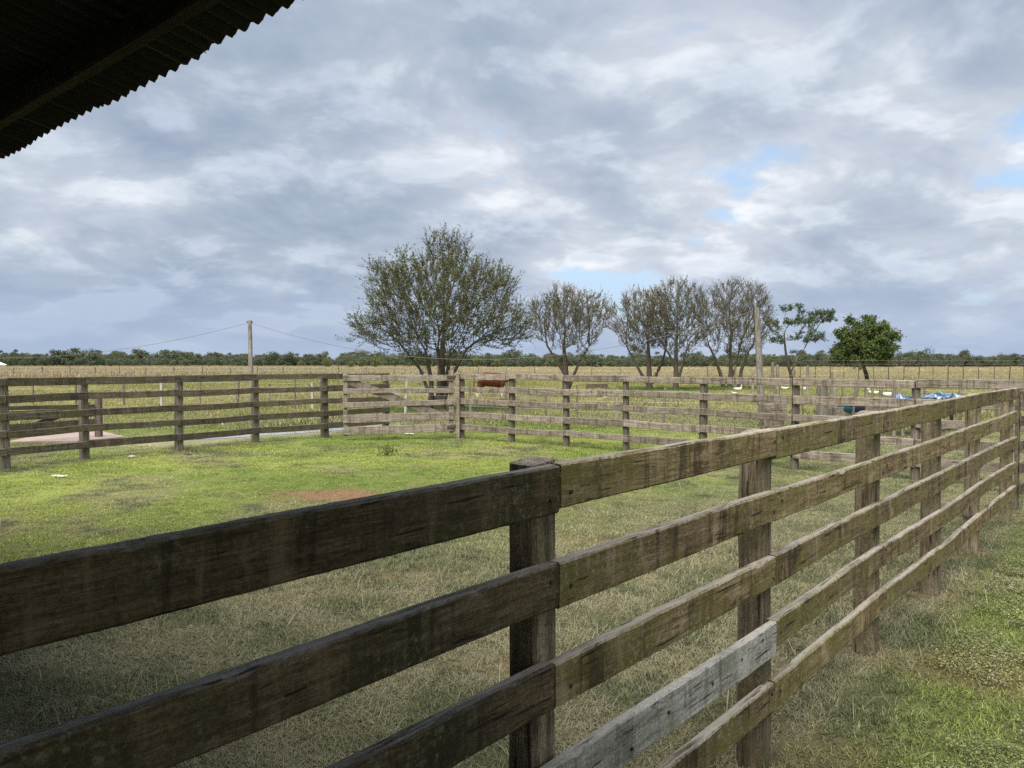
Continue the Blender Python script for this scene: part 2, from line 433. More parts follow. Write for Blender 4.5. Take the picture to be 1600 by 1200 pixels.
def ground_colour(x, y):
    """albedo and share of dry blades at each point"""
    x = np.asarray(x, float); y = np.asarray(y, float)
    rx, ry = x - O_F.x, y - O_F.y
    s = rx * E1.x + ry * E1.y; t = rx * E2.x + ry * E2.y
    c1 = x * E1.x + y * E1.y
    d = np.sqrt(x * x + y * y)
    n1 = fbm(x * 0.35, y * 0.35, 1); n2 = fbm(x * 1.4, y * 1.4, 5); n3 = fbm(x * 0.09, y * 0.05, 9); n4 = fbm(x * 3.5, y * 3.5, 13)
    green = np.array((0.165, 0.215, 0.048)); lime = np.array((0.255, 0.285, 0.074)); olive = np.array((0.185, 0.190, 0.090))
    straw = np.array((0.295, 0.265, 0.145)); red = np.array((0.235, 0.125, 0.082)); tan = np.array((0.37, 0.305, 0.165)); deep = np.array((0.075, 0.105, 0.035))
    base = lerp(green, lime, sstep(n1 * 0.6 + n2 * 0.4, 0.35, 0.65))
    # inside the pen: trampled towards the near fence and the shed
    inpen = (t < 0.0).astype(float)
    dry = sstep(t + (n1 - 0.5) * 4.0, -6.3, -1.9) * 0.85 * inpen
    dry = np.maximum(dry, inpen * sstep(d + (n1 - 0.5) * 3.5, 9.2, 5.2) * 0.9)
    # right of the near fence
    strip = (t >= 0) * sstep(t + (n2 - 0.5) * 1.1, 0.75, 0.1)
    dry = np.where(t >= 0, np.maximum(strip * 0.5, 0.06 + 0.30 * sstep(n1, 0.45, 0.6)), dry)
    far = sstep(d, 17, 24)
    dry = dry * (1 - far) + far * (0.22 + 0.35 * sstep(n1 * 0.5 + n3 * 0.5, 0.42, 0.6))
    mid = lerp(olive, straw, sstep(n2 * 0.55 + n4 * 0.45, 0.42, 0.68) * 0.8)
    col = lerp(np.broadcast_to(base, x.shape + (3,)), mid, np.clip(dry, 0, 1))
    spots = sstep(fbm(x * 0.75, y * 0.9, 47), 0.53, 0.68) * (t < 0) * (1 - far)
    col = lerp(col, np.array((0.235, 0.215, 0.105)), spots * 0.55); dry = np.maximum(dry, spots * 0.45)
    # darker tussocks
    col = lerp(col, deep, sstep(n2, 0.60, 0.75) * 0.5 * (d < 30))
    col = lerp(col, np.array((0.11, 0.125, 0.06)), sstep(fbm(x * 2.9, y * 2.9, 61), 0.50, 0.62) * 0.5 * (dry > 0.3) * (1 - far))
    # greener tongues right of the fence
    col = lerp(col, (green * 0.75 + np.array((0.20, 0.20, 0.085)) * 0.25), (t > 0.2) * sstep(fbm(x * 0.8, y * 0.8, 31), 0.36, 0.52) * 0.85 * (1 - far))
    dry = dry * (1 - (t > 0.2) * sstep(fbm(x * 0.8, y * 0.8, 31), 0.36, 0.52) * 0.8 * (1 - far))
    # bare red earth
    bare = np.zeros_like(x)
    for (bx, by, rx_, ry_, am) in ((-2.35, 10.1, 0.95, 0.5, 1.0), (-0.85, 6.25, 0.5, 0.22, 0.6), (-1.6, 5.7, 0.6, 0.2, 0.35), (0.25, 4.4, 0.6, 0.25, 0.6), (0.9, 7.5, 0.7, 0.25, 0.4), (1.6, 4.7, 0.3, 0.4, 0.3), (-1.0, 10.9, 0.8, 0.2, 0.45), (2.9, 9.3, 0.7, 0.35, 0.4), (1.25, 3.35, 0.35, 0.5, 0.35), (2.6, 4.3, 0.5, 0.35, 0.4)):
        q = np.sqrt(((x - bx) / rx_) ** 2 + ((y - by) / ry_) ** 2) + (n4 - 0.5) * 1.6 + (n2 - 0.5) * 1.0
        bare = np.maximum(bare, sstep(q, 1.25, 0.4) * am)
    for i in range(2, len(NEAR_S)):
        pp = O_F + E1 * NEAR_S[i] + E2 * -0.09
        bare = np.maximum(bare, sstep(np.hypot(x - pp.x, y - pp.y) + (n4 - 0.5) * 0.25, 0.26, 0.08) * 0.5)
    # worn line under the far fences and the gate
    col = lerp(col, red, bare * 0.85)
    # yellow-green pasture, then the dry field, then paler straw
    past = lerp(np.array((0.225, 0.235, 0.062)), np.array((0.34, 0.30, 0.105)), sstep(n3 * 0.6 + n1 * 0.4, 0.40, 0.62))
    col = lerp(col, past, sstep(d, 20, 34) * 0.8)
    worn = lerp(np.array((0.24, 0.20, 0.12)), np.array((0.16, 0.14, 0.085)), n2)
    col = lerp(col, worn, sstep(np.abs(d - 23.5 - 3 * (n3 - 0.5) * 6), 1.8, 0.3) * 0.55 * (n1 > 0.42))
    # greener grass under the trees, darkened with their soft shadow painted in
    for (tx, ty, tr) in TREE_SHADOWS:
        q = np.sqrt((x - tx) ** 2 + (y - ty) ** 2) / tr + (n2 - 0.5) * 0.5
        col = lerp(col, np.array((0.085, 0.135, 0.035)), sstep(q, 1.1, 0.6) * 0.75)
        dry = dry * (1 - sstep(q, 1.1, 0.6) * 0.8)
    field = sstep(d + (n3 - 0.5) * 10, 80, 100)
    fcol = lerp(tan, np.array((0.33, 0.29, 0.135)), sstep(fbm(x * 0.03, y * 0.018, 41), 0.42, 0.6))
    fcol = lerp(fcol, np.array((0.41, 0.305, 0.185)), sstep(fbm(x * 0.02, y * 0.012, 55), 0.5, 0.66) * 0.7)
    col = lerp(col, fcol, field); dry = dry * (1 - field) + 0.75 * field
    # packed earth by the puddles and, added to deepen the gloom, under the shed roof
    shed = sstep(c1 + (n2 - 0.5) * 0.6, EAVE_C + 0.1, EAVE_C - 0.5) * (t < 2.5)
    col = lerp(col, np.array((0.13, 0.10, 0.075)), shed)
    pd = puddle_dist(x, y)
    col = lerp(col, np.array((0.30, 0.265, 0.20)), sstep(pd, 2.6, 1.2) * 0.6)
    bare = np.maximum(bare, np.maximum(shed, sstep(pd, 1.9, 1.4)))
    return col, np.clip(dry, 0, 1), bare

# trees: (u of trunk, depth, half crown width)
TREES = {'big': (688, 28.0), 'second': (885, 40.0), 'third': (1015, 50.0), 'fourth': (1056, 48.5), 'fifth': (1135, 51.0), 'sixth': (1233, 58.0), 'round': (1350, 66.0)}
TREE_SHADOWS = [((TREES[k][0] - 800) / F_PX * TREES[k][1], TREES[k][1], r) for k, r in (('big', 3.3), ('second', 2.6), ('third', 3.4), ('fourth', 3.4), ('fifth', 3.8))]

def axis_lines(lo, hi, fine_lo, fine_hi, step, grow=1.09):
    a = list(np.arange(fine_lo, fine_hi + 1e-6, step))
    st = step; v = a[-1]
    while v < hi: st *= grow; v += st; a.append(min(v, hi))
    st = step; v = a[0]; pre = []
    while v > lo: st *= grow; v -= st; pre.append(max(v, lo))
    return np.array(pre[::-1] + a)
def build_ground():
    xs = axis_lines(-3000, 3000, -9, 9, 0.11); ys = axis_lines(-1500, 4200, 0.5, 18, 0.11)
    X, Y = np.meshgrid(xs, ys)
    nx, ny = len(xs), len(ys)
    V = np.stack([X, Y, np.zeros_like(X)], -1).reshape(-1, 3)
    i = np.arange(nx * ny).reshape(ny, nx)
    F = np.stack([i[:-1, :-1], i[:-1, 1:], i[1:, 1:], i[1:, :-1]], -1).reshape(-1, 4)
    me = mesh_np('ground', V, F, M['ground'])
    col, dry, bare = ground_colour(V[:, 0], V[:, 1])
    # thatch and soil between the blades, with the shade there painted in darker
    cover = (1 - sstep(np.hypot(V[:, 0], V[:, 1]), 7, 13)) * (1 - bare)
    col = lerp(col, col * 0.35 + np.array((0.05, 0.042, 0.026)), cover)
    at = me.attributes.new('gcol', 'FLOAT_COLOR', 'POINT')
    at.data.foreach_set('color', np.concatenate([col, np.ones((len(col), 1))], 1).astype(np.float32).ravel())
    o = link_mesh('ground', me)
    tag(o, 'grazed grass and dry pasture ground reaching to the horizon', None, None, 'structure')
build_ground()

def puddle_mesh(c, a, hl, hw, seed):
    n = 40; rng = random.Random(seed); top, bot = [], []
    for i in range(n + 1):
        l = -hl + 2 * hl * i / n
        env = max(0.0, 1 - abs(l / hl) ** 6)
        w1 = hw * env * (0.55 + 0.75 * float(vnoise(np.array(l * 1.7), np.array(seed + 0.0), 3))); w2 = hw * env * (0.55 + 0.75 * float(vnoise(np.array(l * 1.4), np.array(seed + 5.0), 8)))
        top.append((l, w1, 0)); bot.append((l, -w2, 0))
    V = top + bot; F = [(n + 1 + i, n + 2 + i, i + 1, i) for i in range(n)]
    return make_mesh('puddle', V, F, M['water'])
for k, (c, a, hl, hw) in enumerate(PUDDLES):
    o = link_mesh('puddle', puddle_mesh(c, a, hl * 0.97, hw, k), None, (c.x, c.y, 0.006), (0, 0, math.atan2(a.y, a.x)))
    tag(o, ('long narrow puddle behind the left rail fence', 'short puddle at the left edge beyond the low gate')[k], 'puddle', None, 'structure')

# pinkish slab beyond the left fence
def slab():
    a = [ground_at(8, 694), ground_at(120, 692), ground_at(196, 685.5), ground_at(160, 677), ground_at(70, 681)]
    n = len(a); V = [(p.x, p.y, 0.0) for p in a] + [(p.x, p.y, 0.05) for p in a]
    F = [tuple(range(n, 2 * n))] + [(i, (i + 1) % n, n + (i + 1) % n, n + i) for i in range(n)]
    o = link_mesh('concrete_slab', make_mesh('concrete_slab', V, F, M['pink_slab']))
    tag(o, 'low pinkish concrete slab on the ground behind the left fence', 'slab', None, 'structure')
slab()

# ------------------------------------------------------------------ boards, posts, fences
def plank_mesh(name, L, Hh, T, mat, seed, segs, path=None, rough=0.003, chips=0):
    """board along +x, centred in y and z; path(x) -> (dy, dz) bends it"""
    rng = random.Random(seed); ch = min(0.006, T * 0.2)
    prof = [(-T/2, -Hh/2 + ch), (-T/2, Hh/2 - ch), (-T/2 + ch, Hh/2), (T/2 - ch, Hh/2), (T/2, Hh/2 - ch), (T/2, -Hh/2 + ch), (T/2 - ch, -Hh/2), (-T/2 + ch, -Hh/2)]
    xs = np.linspace(0, L, segs + 1)
    topn = fbm(xs * 1.6, np.full_like(xs, seed * 1.7), seed, 4) - 0.5
    botn = fbm(xs * 1.4, np.full_like(xs, seed * 2.3), seed + 7, 4) - 0.5
    ynz = fbm(xs * 1.3, np.full_like(xs, seed * 0.9), seed + 3, 3) - 0.5
    bites = [(rng.uniform(0.05, 0.95) * L, rng.uniform(0.03, 0.11), rng.uniform(0.003, 0.009)) for _ in range(chips)]
    V = []
    for i, x in enumerate(xs):
        bite = sum(d * max(0.0, 1 - ((x - c) / w_) ** 2) * rng.uniform(0.15, 1.0) for c, w_, d in bites)
        dy, dz = path(x) if path else (0, 0)
        e = 0.0
        if i in (0, segs): e = 0.0015
        for j, (py, pz) in enumerate(prof):
            zz = pz + (topn[i] if pz > 0 else botn[i]) * rough * 3.6 + rng.uniform(-1, 1) * rough * 0.25
            if bite and pz > 0 and py < T * 0.1: zz -= bite * (1.0 if py < -T * 0.3 else 0.6)
            yy = py + ynz[i] * rough * 4 + rng.uniform(-1, 1) * rough * 0.3
            xe = x + (rng.uniform(-1, 1) * rough * 1.0 if i in (0, segs) else 0)
            V.append((xe, yy * (1 - e * 10) + dy, zz + dz))
    F = []
    for i in range(segs):
        for j in range(8):
            a = i * 8 + j; b = i * 8 + (j + 1) % 8
            F.append((a, b, b + 8, a + 8))
    F.append(tuple(range(0, 8))); F.append(tuple(range(segs * 8 + 7, segs * 8 - 1, -1)))
    return make_mesh(name, V, F, mat)
def lay(o, p0, p1):
    d = p1 - p0
    o.location = p0
    o.rotation_euler = (0, -math.atan2(d.z, math.hypot(d.x, d.y)), math.atan2(d.y, d.x))

def post_mesh(name, w1, w2, h, mat, seed, round_=False, rings=10, slant=0.015, bury=0.0):
    rng = random.Random(seed)
    if round_:
        k = 12; prof = [(math.cos(2*math.pi*i/k) * w1/2 * rng.uniform(0.93, 1.07), math.sin(2*math.pi*i/k) * w2/2 * rng.uniform(0.93, 1.07)) for i in range(k)]
    else:
        c = 0.22; a, b = w1/2, w2/2
        prof = [(-a, -b*(1-c)), (-a*(1-c), -b), (a*(1-c), -b), (a, -b*(1-c)), (a, b*(1-c)), (a*(1-c), b), (-a*(1-c), b), (-a, b*(1-c))]
        k = 8
    lx, ly = rng.uniform(-slant, slant), rng.uniform(-slant, slant)
    V = []
    for r in range(rings + 1):
        z = -bury + (h + bury) * r / rings; f = r / rings
        s = 1.06 - 0.09 * f
        for j, (x, y) in enumerate(prof):
            top = 0.02 * (x * 6 * rng.uniform(0.5, 1.2)) if r == rings else 0
            nz = (float(vnoise(np.array(z * 4.0 + j * 3.1), np.array(seed * 1.3), seed)) - 0.5) * 0.10
            V.append((x * (s + nz) + lx * f, y * (s + nz) + ly * f, z + top))
    F = [(r*k + j, r*k + (j+1) % k, (r+1)*k + (j+1) % k, (r+1)*k + j) for r in range(rings) for j in range(k)]
    F.append(tuple(range(k - 1, -1, -1))); F.append(tuple(range(rings * k, rings * k + k)))
    return make_mesh(name, V, F, mat)

def nail_mesh():
    k = 7; V = [(math.cos(2*math.pi*i/k)*0.0062, -0.004, math.sin(2*math.pi*i/k)*0.0062) for i in range(k)] + [(math.cos(2*math.pi*i/k)*0.0055, 0.006, math.sin(2*math.pi*i/k)*0.0055) for i in range(k)]
    F = [tuple(range(k - 1, -1, -1))] if False else [tuple(range(k))]
    F += [(i, i + k, (i + 1) % k + k, (i + 1) % k) for i in range(k)]
    return make_mesh('nail', V, F, M['nail'])
NAIL = nail_mesh()

# --- the near fence
NEAR_T = [0.0, 0.0, 0.0, 0.003, -0.010, 0.008, -0.006, 0.0]      # how far each post is off the line
ROW_TOP = [1.470, 1.202, 0.930, 0.652, 0.382]
RAIL_H, RAIL_T = 0.125, 0.042
def near_fence():
    root = empty('rail_fence', fpt(0, 0))
    tag(root, 'dark mossy five-rail timber fence in the foreground running away to the right', 'fence')
    base = root.location
    yaw = math.atan2(E1.y, E1.x)
    for i, s in enumerate(NEAR_S):
        w = (0.11, 0.105, 0.100, 0.112, 0.115, 0.12, 0.13, 0.125)[i]
        h = (1.44, 1.44, 1.475, 1.45, 1.45, 1.45, 1.455, 1.45)[i]
        p = fpt(s - (0.02 if i < 4 else 0), NEAR_T[i] - RAIL_T - w / 2 + 0.008)
        o = link_mesh('post', post_mesh('post', w, w, h, M['post'], 31 + i, i in (6, 7), 22, 0.012, 0.12), root, p - base, (0, 0, yaw))
        if i in (5, 6, 7):       # twisted wire round the post
            for zz in ((0.50,), (0.33, 0.345), (1.40, 0.78))[i - 5]:
                V, F = [], []; n = 24; k = 5; rr = w * 0.60
                for a in range(n):
                    A = 2 * math.pi * a / n; q = 1.12 if i == 5 else 1.0
                    for b in range(k):
                        B = 2 * math.pi * b / k; r_ = rr * q + 0.0032 * math.cos(B)
                        V.append((math.cos(A) * r_, math.sin(A) * r_, zz + 0.0032 * math.sin(B) + 0.012 * math.sin(A * 2 + i)))
                for a in range(n):
                    for b in range(k): F.append((a*k + b, ((a+1) % n)*k + b, ((a+1) % n)*k + (b+1) % k, a*k + (b+1) % k))
                link_mesh('wire_tie', make_mesh('wire_tie', V, F, M['nail']), o)
    rows = [
        [(-3.5, -0.004), (0.004, 1.506), (1.512, 4.76), (4.768, 8.42)],
        [(-3.5, -0.012), (-0.006, 1.514), (1.52, 4.76), (4.768, 8.36)],
        [(-3.5, -0.03), (-0.022, 1.51), (1.516, 6.30), (6.31, 8.36)],
        [(-3.5, -0.46), (-0.45, 1.50), (1.506, 3.27), (3.275, 8.34)],
        [(-3.5, 0.0), (0.01, 1.515), (1.525, 3.27), (3.28, 5.5), (5.51, 8.36)],
    ]
    drop = [[0.0, 0.0, 0.004, 0.0], [0, 0.0, 0.004, 0.0], [0, 0.003, 0.0, 0], [0, 0.0, 0.0, 0], [0, 0, 0, 0, 0]]
    def toff(s): return float(np.interp(s, NEAR_S, NEAR_T))
    zj = {0: [0, 0, 0.0, 0.0, -0.006, 0.0, 0.004, 0.0], 1: [0, 0, 0.0, 0.002, -0.008, 0.0, 0.0, 0.01], 2: [0, 0, 0, 0, -0.004, 0.01, 0.006, 0.0], 3: [0, 0, 0, 0, 0.006, 0, 0.012, 0], 4: [0, 0, 0, 0.0, 0.006, 0.0, 0.0, 0.01]}
    seed = 100
    for r, row in enumerate(rows):
        for k, (a, b) in enumerate(row):
            seed += 1
            pale = (r == 3 and k == 1)
            T = 0.036 if pale else RAIL_T + 0.002 * ((k + r) % 3 - 1)
            Hh = RAIL_H + (0.006, -0.004, 0.002, 0.0)[(k + r) % 4] + (0.012 if pale else 0)
            top = ROW_TOP[r] - drop[r][k]
            def path(x, a=a, r=r): return (-toff(a + x), float(np.interp(a + x, NEAR_S, zj[r])))
            segs = int(min(220, max(14, (b - a) / 0.016)))
            me = plank_mesh('rail', b - a, Hh, T, M['pale'] if pale else M['rail_shaded' if k == 0 else 'rail'], seed, segs, path, 0.0026 if a > -1 else 0.0022, chips=int((b - a) * 1.5))
            t0 = -T / 2 + (0.012 if pale else 0.0)
            o = link_mesh('rail', me, root)
            p0, p1 = fpt(a, t0, top - Hh / 2 - (0.034 if k == 0 else 0)), fpt(b, t0, top - Hh / 2)
            lay(o, p0, p1); o.location = p0 - base
            if pale: o['label'] = 'pale grey replacement board, fourth from the top'
            for s in NEAR_S:
                for e in (-0.045, 0.045):
                    x = s + e - a
                    if s + e > -0.4 and 0.02 < x < b - a - 0.02:
                        q = path(x)
                        link_mesh('nail', NAIL, o, (x, -T / 2 + q[0] - 0.001, q[1] + random.Random(seed * 7 + int(x * 50)).uniform(-0.03, 0.035)))
            if pale:
                for x in (0.35, 0.80, 1.03, 1.35, 1.60, 1.80):
                    link_mesh('nail', NAIL, o, (x, -T / 2 - 0.002, random.Random(int(x * 99)).uniform(-0.04, 0.04)))
near_fence()

def far_fence(name, label, posts, heights, rail_mat, post_mat, side, seed, round_posts, rail_h=0.12, joints=None, ends=(0.1, 0.1), pw=0.13, h_post=1.47, missing=()):
    """posts: ground points; side: +1/-1 which side of the posts carries the rails (left of the run is +1)"""
    root = empty(name, posts[0]); tag(root, label, 'fence')
    base = root.location.copy(); rng = random.Random(seed)
    for i, p in enumerate(posts):
        w = pw * rng.uniform(0.88, 1.12)
        d = (posts[min(i + 1, len(posts) - 1)] - posts[max(i - 1, 0)]).normalized()
        link_mesh('post', post_mesh('post', w, w, h_post + rng.uniform(-0.03, 0.0), post_mat, seed * 10 + i, round_posts, 8, 0.02, 0.1), root, p - base, (0, 0, math.atan2(d.y, d.x)))
    T = 0.038
    for i in range(len(posts) - 1):
        a, b = posts[i], posts[i + 1]
        d = (b - a).normalized(); nrm = Vector((-d.y, d.x, 0)) * side
        ea = ends[0] if i == 0 else 0.0; eb = ends[1] if i == len(posts) - 2 else 0.0
        for r, h in enumerate(heights):
            if (i, r) in missing: continue
            off = nrm * (pw / 2 + T / 2 + 0.004 * ((i + r) % 2))
            hh = rail_h * rng.uniform(0.9, 1.12)
            za, zb = h + rng.uniform(-0.012, 0.012), h + rng.uniform(-0.012, 0.012)
            p0 = a + off - d * (ea - 0.003) + Vector((0, 0, za - hh / 2)); p1 = b + off + d * (eb - 0.003) + Vector((0, 0, zb - hh / 2))
            L = (p1 - p0).length; sag = rng.uniform(-0.012, 0.006)
            me = plank_mesh('rail', L, hh, T * rng.uniform(0.9, 1.1), rail_mat, seed * 50 + i * 9 + r, 14, lambda x, L=L, s=sag: (0, s * math.sin(math.pi * x / L)), 0.003)
            o = link_mesh('rail', me, root); lay(o, p0, p1); o.location = p0 - base
    return root

A_POSTS = [Vector((-10.35, 8.9, 0)), Vector((-9.35, 10.9, 0)), at_depth(4, 12.55), at_depth(130, 13.8), at_depth(278, 15.15), at_depth(398, 16.7), at_depth(507, 17.8), at_depth(602, 19.2)]
ROW_FAR = [1.485, 1.205, 0.915, 0.63, 0.345]
far_fence('rail_fence', 'brown five-rail fence closing the left side of the pen', A_POSTS, ROW_FAR, M['far_dark'], M['far_post'], -1, 7, False, 0.128, pw=0.145, ends=(0.1, 0.05))
B_POSTS = [at_depth(721, 17.6), at_depth(799, 16.75), at_depth(885, 15.9), at_depth(979, 15.0), at_depth(1099, 13.85), at_depth(1243, 12.5), at_depth(1432, 11.35), Vector((7.35, 10.55, 0)), Vector((8.6, 9.5, 0))]
far_fence('rail_fence', 'paler greyish five-rail fence across the far side of the pen, right of the gate', B_POSTS, [1.495, 1.205, 0.915, 0.625, 0.34], M['far_pale'], M['far_post'], -1, 11, True, 0.122, pw=0.135, ends=(0.06, 0.1))

def board_gate(name, label, a, b, boards, stiles, brace, mat, seed, front, latch=True):
    """a, b ground points; boards: (z top left, z top right, height); stiles: (fraction, z0, z1, width)"""
    root = empty(name, a); tag(root, label, 'gate')
    d = (b - a).normalized(); L = (b - a).length; nrm = Vector((-d.y, d.x, 0)) * front
    for k, (z0, z1, h) in enumerate(boards):
        p0 = Vector((0, 0, z0 - h / 2)) + nrm * (0.02 + 0.003 * (k % 2)); p1 = d * L + Vector((0, 0, z1 - h / 2)) + nrm * (0.02 + 0.003 * (k % 2))
        o = link_mesh('board', plank_mesh('board', (p1 - p0).length, h, 0.03, mat, seed + k, 20, None, 0.003), root); lay(o, p0, p1)
    for k, (f, z0, z1, w) in enumerate(stiles):
        o = link_mesh('stile', plank_mesh('stile', z1 - z0, w, 0.04, mat, seed + 20 + k, 8, None, 0.003), root)
        o.location = d * (L * f) + nrm * (-0.02) + Vector((0, 0, z0)); o.rotation_euler = (math.pi / 2 * 0, -math.pi / 2, math.atan2(d.y, d.x))
    for k, (f0, z0, f1, z1, w) in enumerate(brace):
        p0 = d * (L * f0) + nrm * (-0.018) + Vector((0, 0, z0)); p1 = d * (L * f1) + nrm * (-0.018) + Vector((0, 0, z1))
        o = link_mesh('brace', plank_mesh('brace', (p1 - p0).length, w, 0.03, mat, seed + 40 + k, 12, None, 0.003), root); lay(o, p0, p1)
    if latch:
        for z in (0.28, 1.42):
            v, f = box_data(-0.17, 0.10, -0.012, 0.012, -0.03, 0.03)
            o = link_mesh('hinge', make_mesh('hinge', v, f, M['steel']), root)
            o.location = d * (L - 0.02) + nrm * 0.052 + Vector((0, 0, z)); o.rotation_euler = (0, 0, math.atan2(d.y, d.x))
    return root
board_gate('wooden_gate', 'weathered board gate with a diagonal brace, standing between the two far fences',
           at_depth(536, 17.15), at_depth(711, 17.55),
           [(1.465, 1.46, 0.135), (1.16, 1.165, 0.115), (0.85, 0.90, 0.12), (0.565, 0.62, 0.18), (0.30, 0.345, 0.175)],
           [(0.02, 0.09, 1.52, 0.10), (0.965, 0.10, 1.56, 0.11)], [(0.03, 1.35, 0.90, 0.50, 0.17)], M['gate'], 301, -1)
# post the gate hangs from, thin and pale
o = link_mesh('gate_post', post_mesh('gate_post', 0.07, 0.06, 1.48, M['far_pale'], 401, False, 8, 0.01, 0.1), None, at_depth(715.5, 17.45))
tag(o, 'thin pale upright post at the hinge side of the braced gate', 'post')
# low gate behind the left fence
board_gate('low_gate', 'low board gate with diagonal brace behind the left fence', at_depth(-40, 15.4), at_depth(146, 17.4),
           [(0.86, 0.80, 0.09), (0.74, 0.72, 0.20), (0.46, 0.47, 0.16)], [(0.01, 0.12, 0.88, 0.1)], [(0.10, 0.12, 0.97, 0.80, 0.12)], M['far_dark'], 501, -1, False)
o = link_mesh('gate_post', post_mesh('gate_post', 0.13, 0.12, 0.92, M['far_post'], 402, False, 8, 0.01, 0.1), None, at_depth(153, 17.5))
tag(o, 'short brown post at the right end of the low gate behind the left fence', 'post')
# gate that carries on from the near fence at the right edge
board_gate('wooden_gate', 'timber gate at the right edge, continuing the line of the foreground fence', fpt(8.72, -0.03), fpt(10.75, -0.03),
           [(1.42, 1.42, 0.12), (1.14, 1.14, 0.12), (0.86, 0.86, 0.12), (0.60, 0.60, 0.12), (0.36, 0.36, 0.12)],
           [(0.03, 0.06, 1.45, 0.11), (0.97, 0.06, 1.45, 0.11)], [], M['far_dark'], 601, -1, False)

# loose timber, troughs and posts behind the far right fence
def lone_post(label, u, depth, h, w, mat, seed, w2=None, round_=False, lean=0.0, name='wooden_post'):
    o = link_mesh(name, post_mesh(name, w, w2 or w, h, mat, seed, round_, 8, 0.02, 0.1), None, at_depth(u, depth), (0, lean, random.Random(seed).uniform(-0.6, 0.6)))
    return tag(o, label, 'post')
lone_post('thick weathered grey post behind the far fence, left of the dark drum', 1285, 16.6, 1.27, 0.19, M['pole'], 701)
lone_post('narrow weathered grey post just right of the thick post behind the far fence', 1301, 16.9, 1.18, 0.085, M['pole'], 702, lean=0.06)
lone_post('grey post behind the far fence, left of the blue plastic sheet', 1398, 18.0, 1.15, 0.09, M['pole'], 703)
lone_post('thin dark post behind the far fence, below the blue plastic sheet', 1502, 22.5, 0.85, 0.06, M['far_post'], 704)
lone_post('grey post standing between the white ducks beyond the right fence', 1376, 30.0, 0.85, 0.11, M['pole'], 705)
lone_post('leaning bent post beyond the far fence, above the dark drum', 1333, 24.0, 1.02, 0.10, M['pole'], 706, lean=0.14)
lone_post('short grey post under the far fence beside the utility pole', 1216, 19.5, 1.12, 0.10, M['far_pale'], 707)

def trough(label, u0, d0, u1, d1, z0, z1, wd, mat, seed, name='feed_trough'):
    a, b = at_depth(u0, d0), at_depth(u1, d1)
    root = empty(name, a); tag(root, label, 'trough')
    d = (b - a).normalized(); L = (b - a).length; n = Vector((-d.y, d.x, 0))
    for k, q in enumerate((0, wd)):
        o = link_mesh('side_board', plank_mesh('side_board', L, z1 - z0, 0.03, mat, seed + k, 14, None, 0.004), root); lay(o, n * q + Vector((0, 0, (z0 + z1) / 2)), n * q + d * L + Vector((0, 0, (z0 + z1) / 2)))
    o = link_mesh('bottom_board', plank_mesh('bottom_board', L, 0.03, wd, mat, seed + 5, 8, None, 0.003), root); lay(o, n * (wd / 2) + Vector((0, 0, z0 + 0.02)), n * (wd / 2) + d * L + Vector((0, 0, z0 + 0.02)))
    for f in (0.0, 1.0):
        o = link_mesh('end_board', plank_mesh('end_board', wd, z1 - z0, 0.03, mat, seed + 7, 4, None, 0.003), root)
        p = d * (L * f) + Vector((0, 0, (z0 + z1) / 2)); lay(o, p, p + n * wd)
    for f in (0.06, 0.94):
        for q in (0.03, wd - 0.03):
            link_mesh('leg', post_mesh('leg', 0.07, 0.07, z0 + 0.1, M['far_post'], seed + 9, False, 3, 0.005, 0.05), root, d * (L * f) + n * q)
    return root
trough('long wooden feed trough with the dark drum in it, behind the far right fence', 1306, 16.8, 1385, 17.4, 0.55, 0.76, 0.45, M['far_pale'], 800)
trough('wooden trough carrying the crumpled blue plastic sheet', 1405, 17.8, 1530, 19.6, 0.62, 0.86, 0.6, M['far_pale'], 820)
def board_box():
    a, b = at_depth(1195, 18.2), at_depth(1226, 18.2)
    root = empty('plank_feeder', a); tag(root, 'small box of old grey planks at the foot of the utility pole', 'feeder')
    L = b.x - a.x
    for k, z in enumerate((0.30, 0.49, 0.67)):
        for q in (0, 0.4):
            o = link_mesh('board', plank_mesh('board', L + 0.03 * k, 0.17, 0.03, M['far_pale'], 840 + k, 6, None, 0.005), root); lay(o, Vector((0, q, z)), Vector((L, q, z + 0.01 * k)))
    for x in (0.05, L - 0.05):
        for q in (0.035, 0.365): link_mesh('stake', post_mesh('stake', 0.05, 0.04, 0.76, M['far_post'], 845, False, 3, 0.005, 0.05), root, (x, q, 0))
board_box()

def half_drum(label, u, depth, z, L, r, mat, seed):
    n = 14; V, F = [], []
    for e, x in enumerate((0, L)):
        for rr in (r, r - 0.012):
            for i in range(n + 1):
                a = math.pi + math.pi * i / n
                V.append((x, math.cos(a) * rr, math.sin(a) * rr + r))
    m = n + 1
    for i in range(n):
        F += [(i, i + 1, 2*m + i + 1, 2*m + i), (m + i + 1, m + i, 3*m + i, 3*m + i + 1), (i + 1, i, m + i, m + i + 1), (2*m + i, 2*m + i + 1, 3*m + i + 1, 3*m + i)]
    F += [(0, 2*m, 3*m, m), (n, m + n, 3*m + n, 2*m + n)]
    c0 = len(V); V += [(0.002, 0, r), (L - 0.002, 0, r)]
    for i in range(n): F += [(c0, i + 1, i), (c0 + 1, 2*m + i, 2*m + i + 1)]
    o = link_mesh('half_drum', make_mesh('half_drum', V, F, mat, False), None, at_depth(u, depth, z), (0, 0, 0.05))
    tag(o, label, 'drum')
half_drum('dark teal half drum in the wooden trough', 1314, 17.02, 0.60, 0.20, 0.17, M['drum'], 1)
half_drum('dark navy half drum at the right of the teal one in the trough', 1332, 17.12, 0.60, 0.22, 0.17, M['navy'], 2)

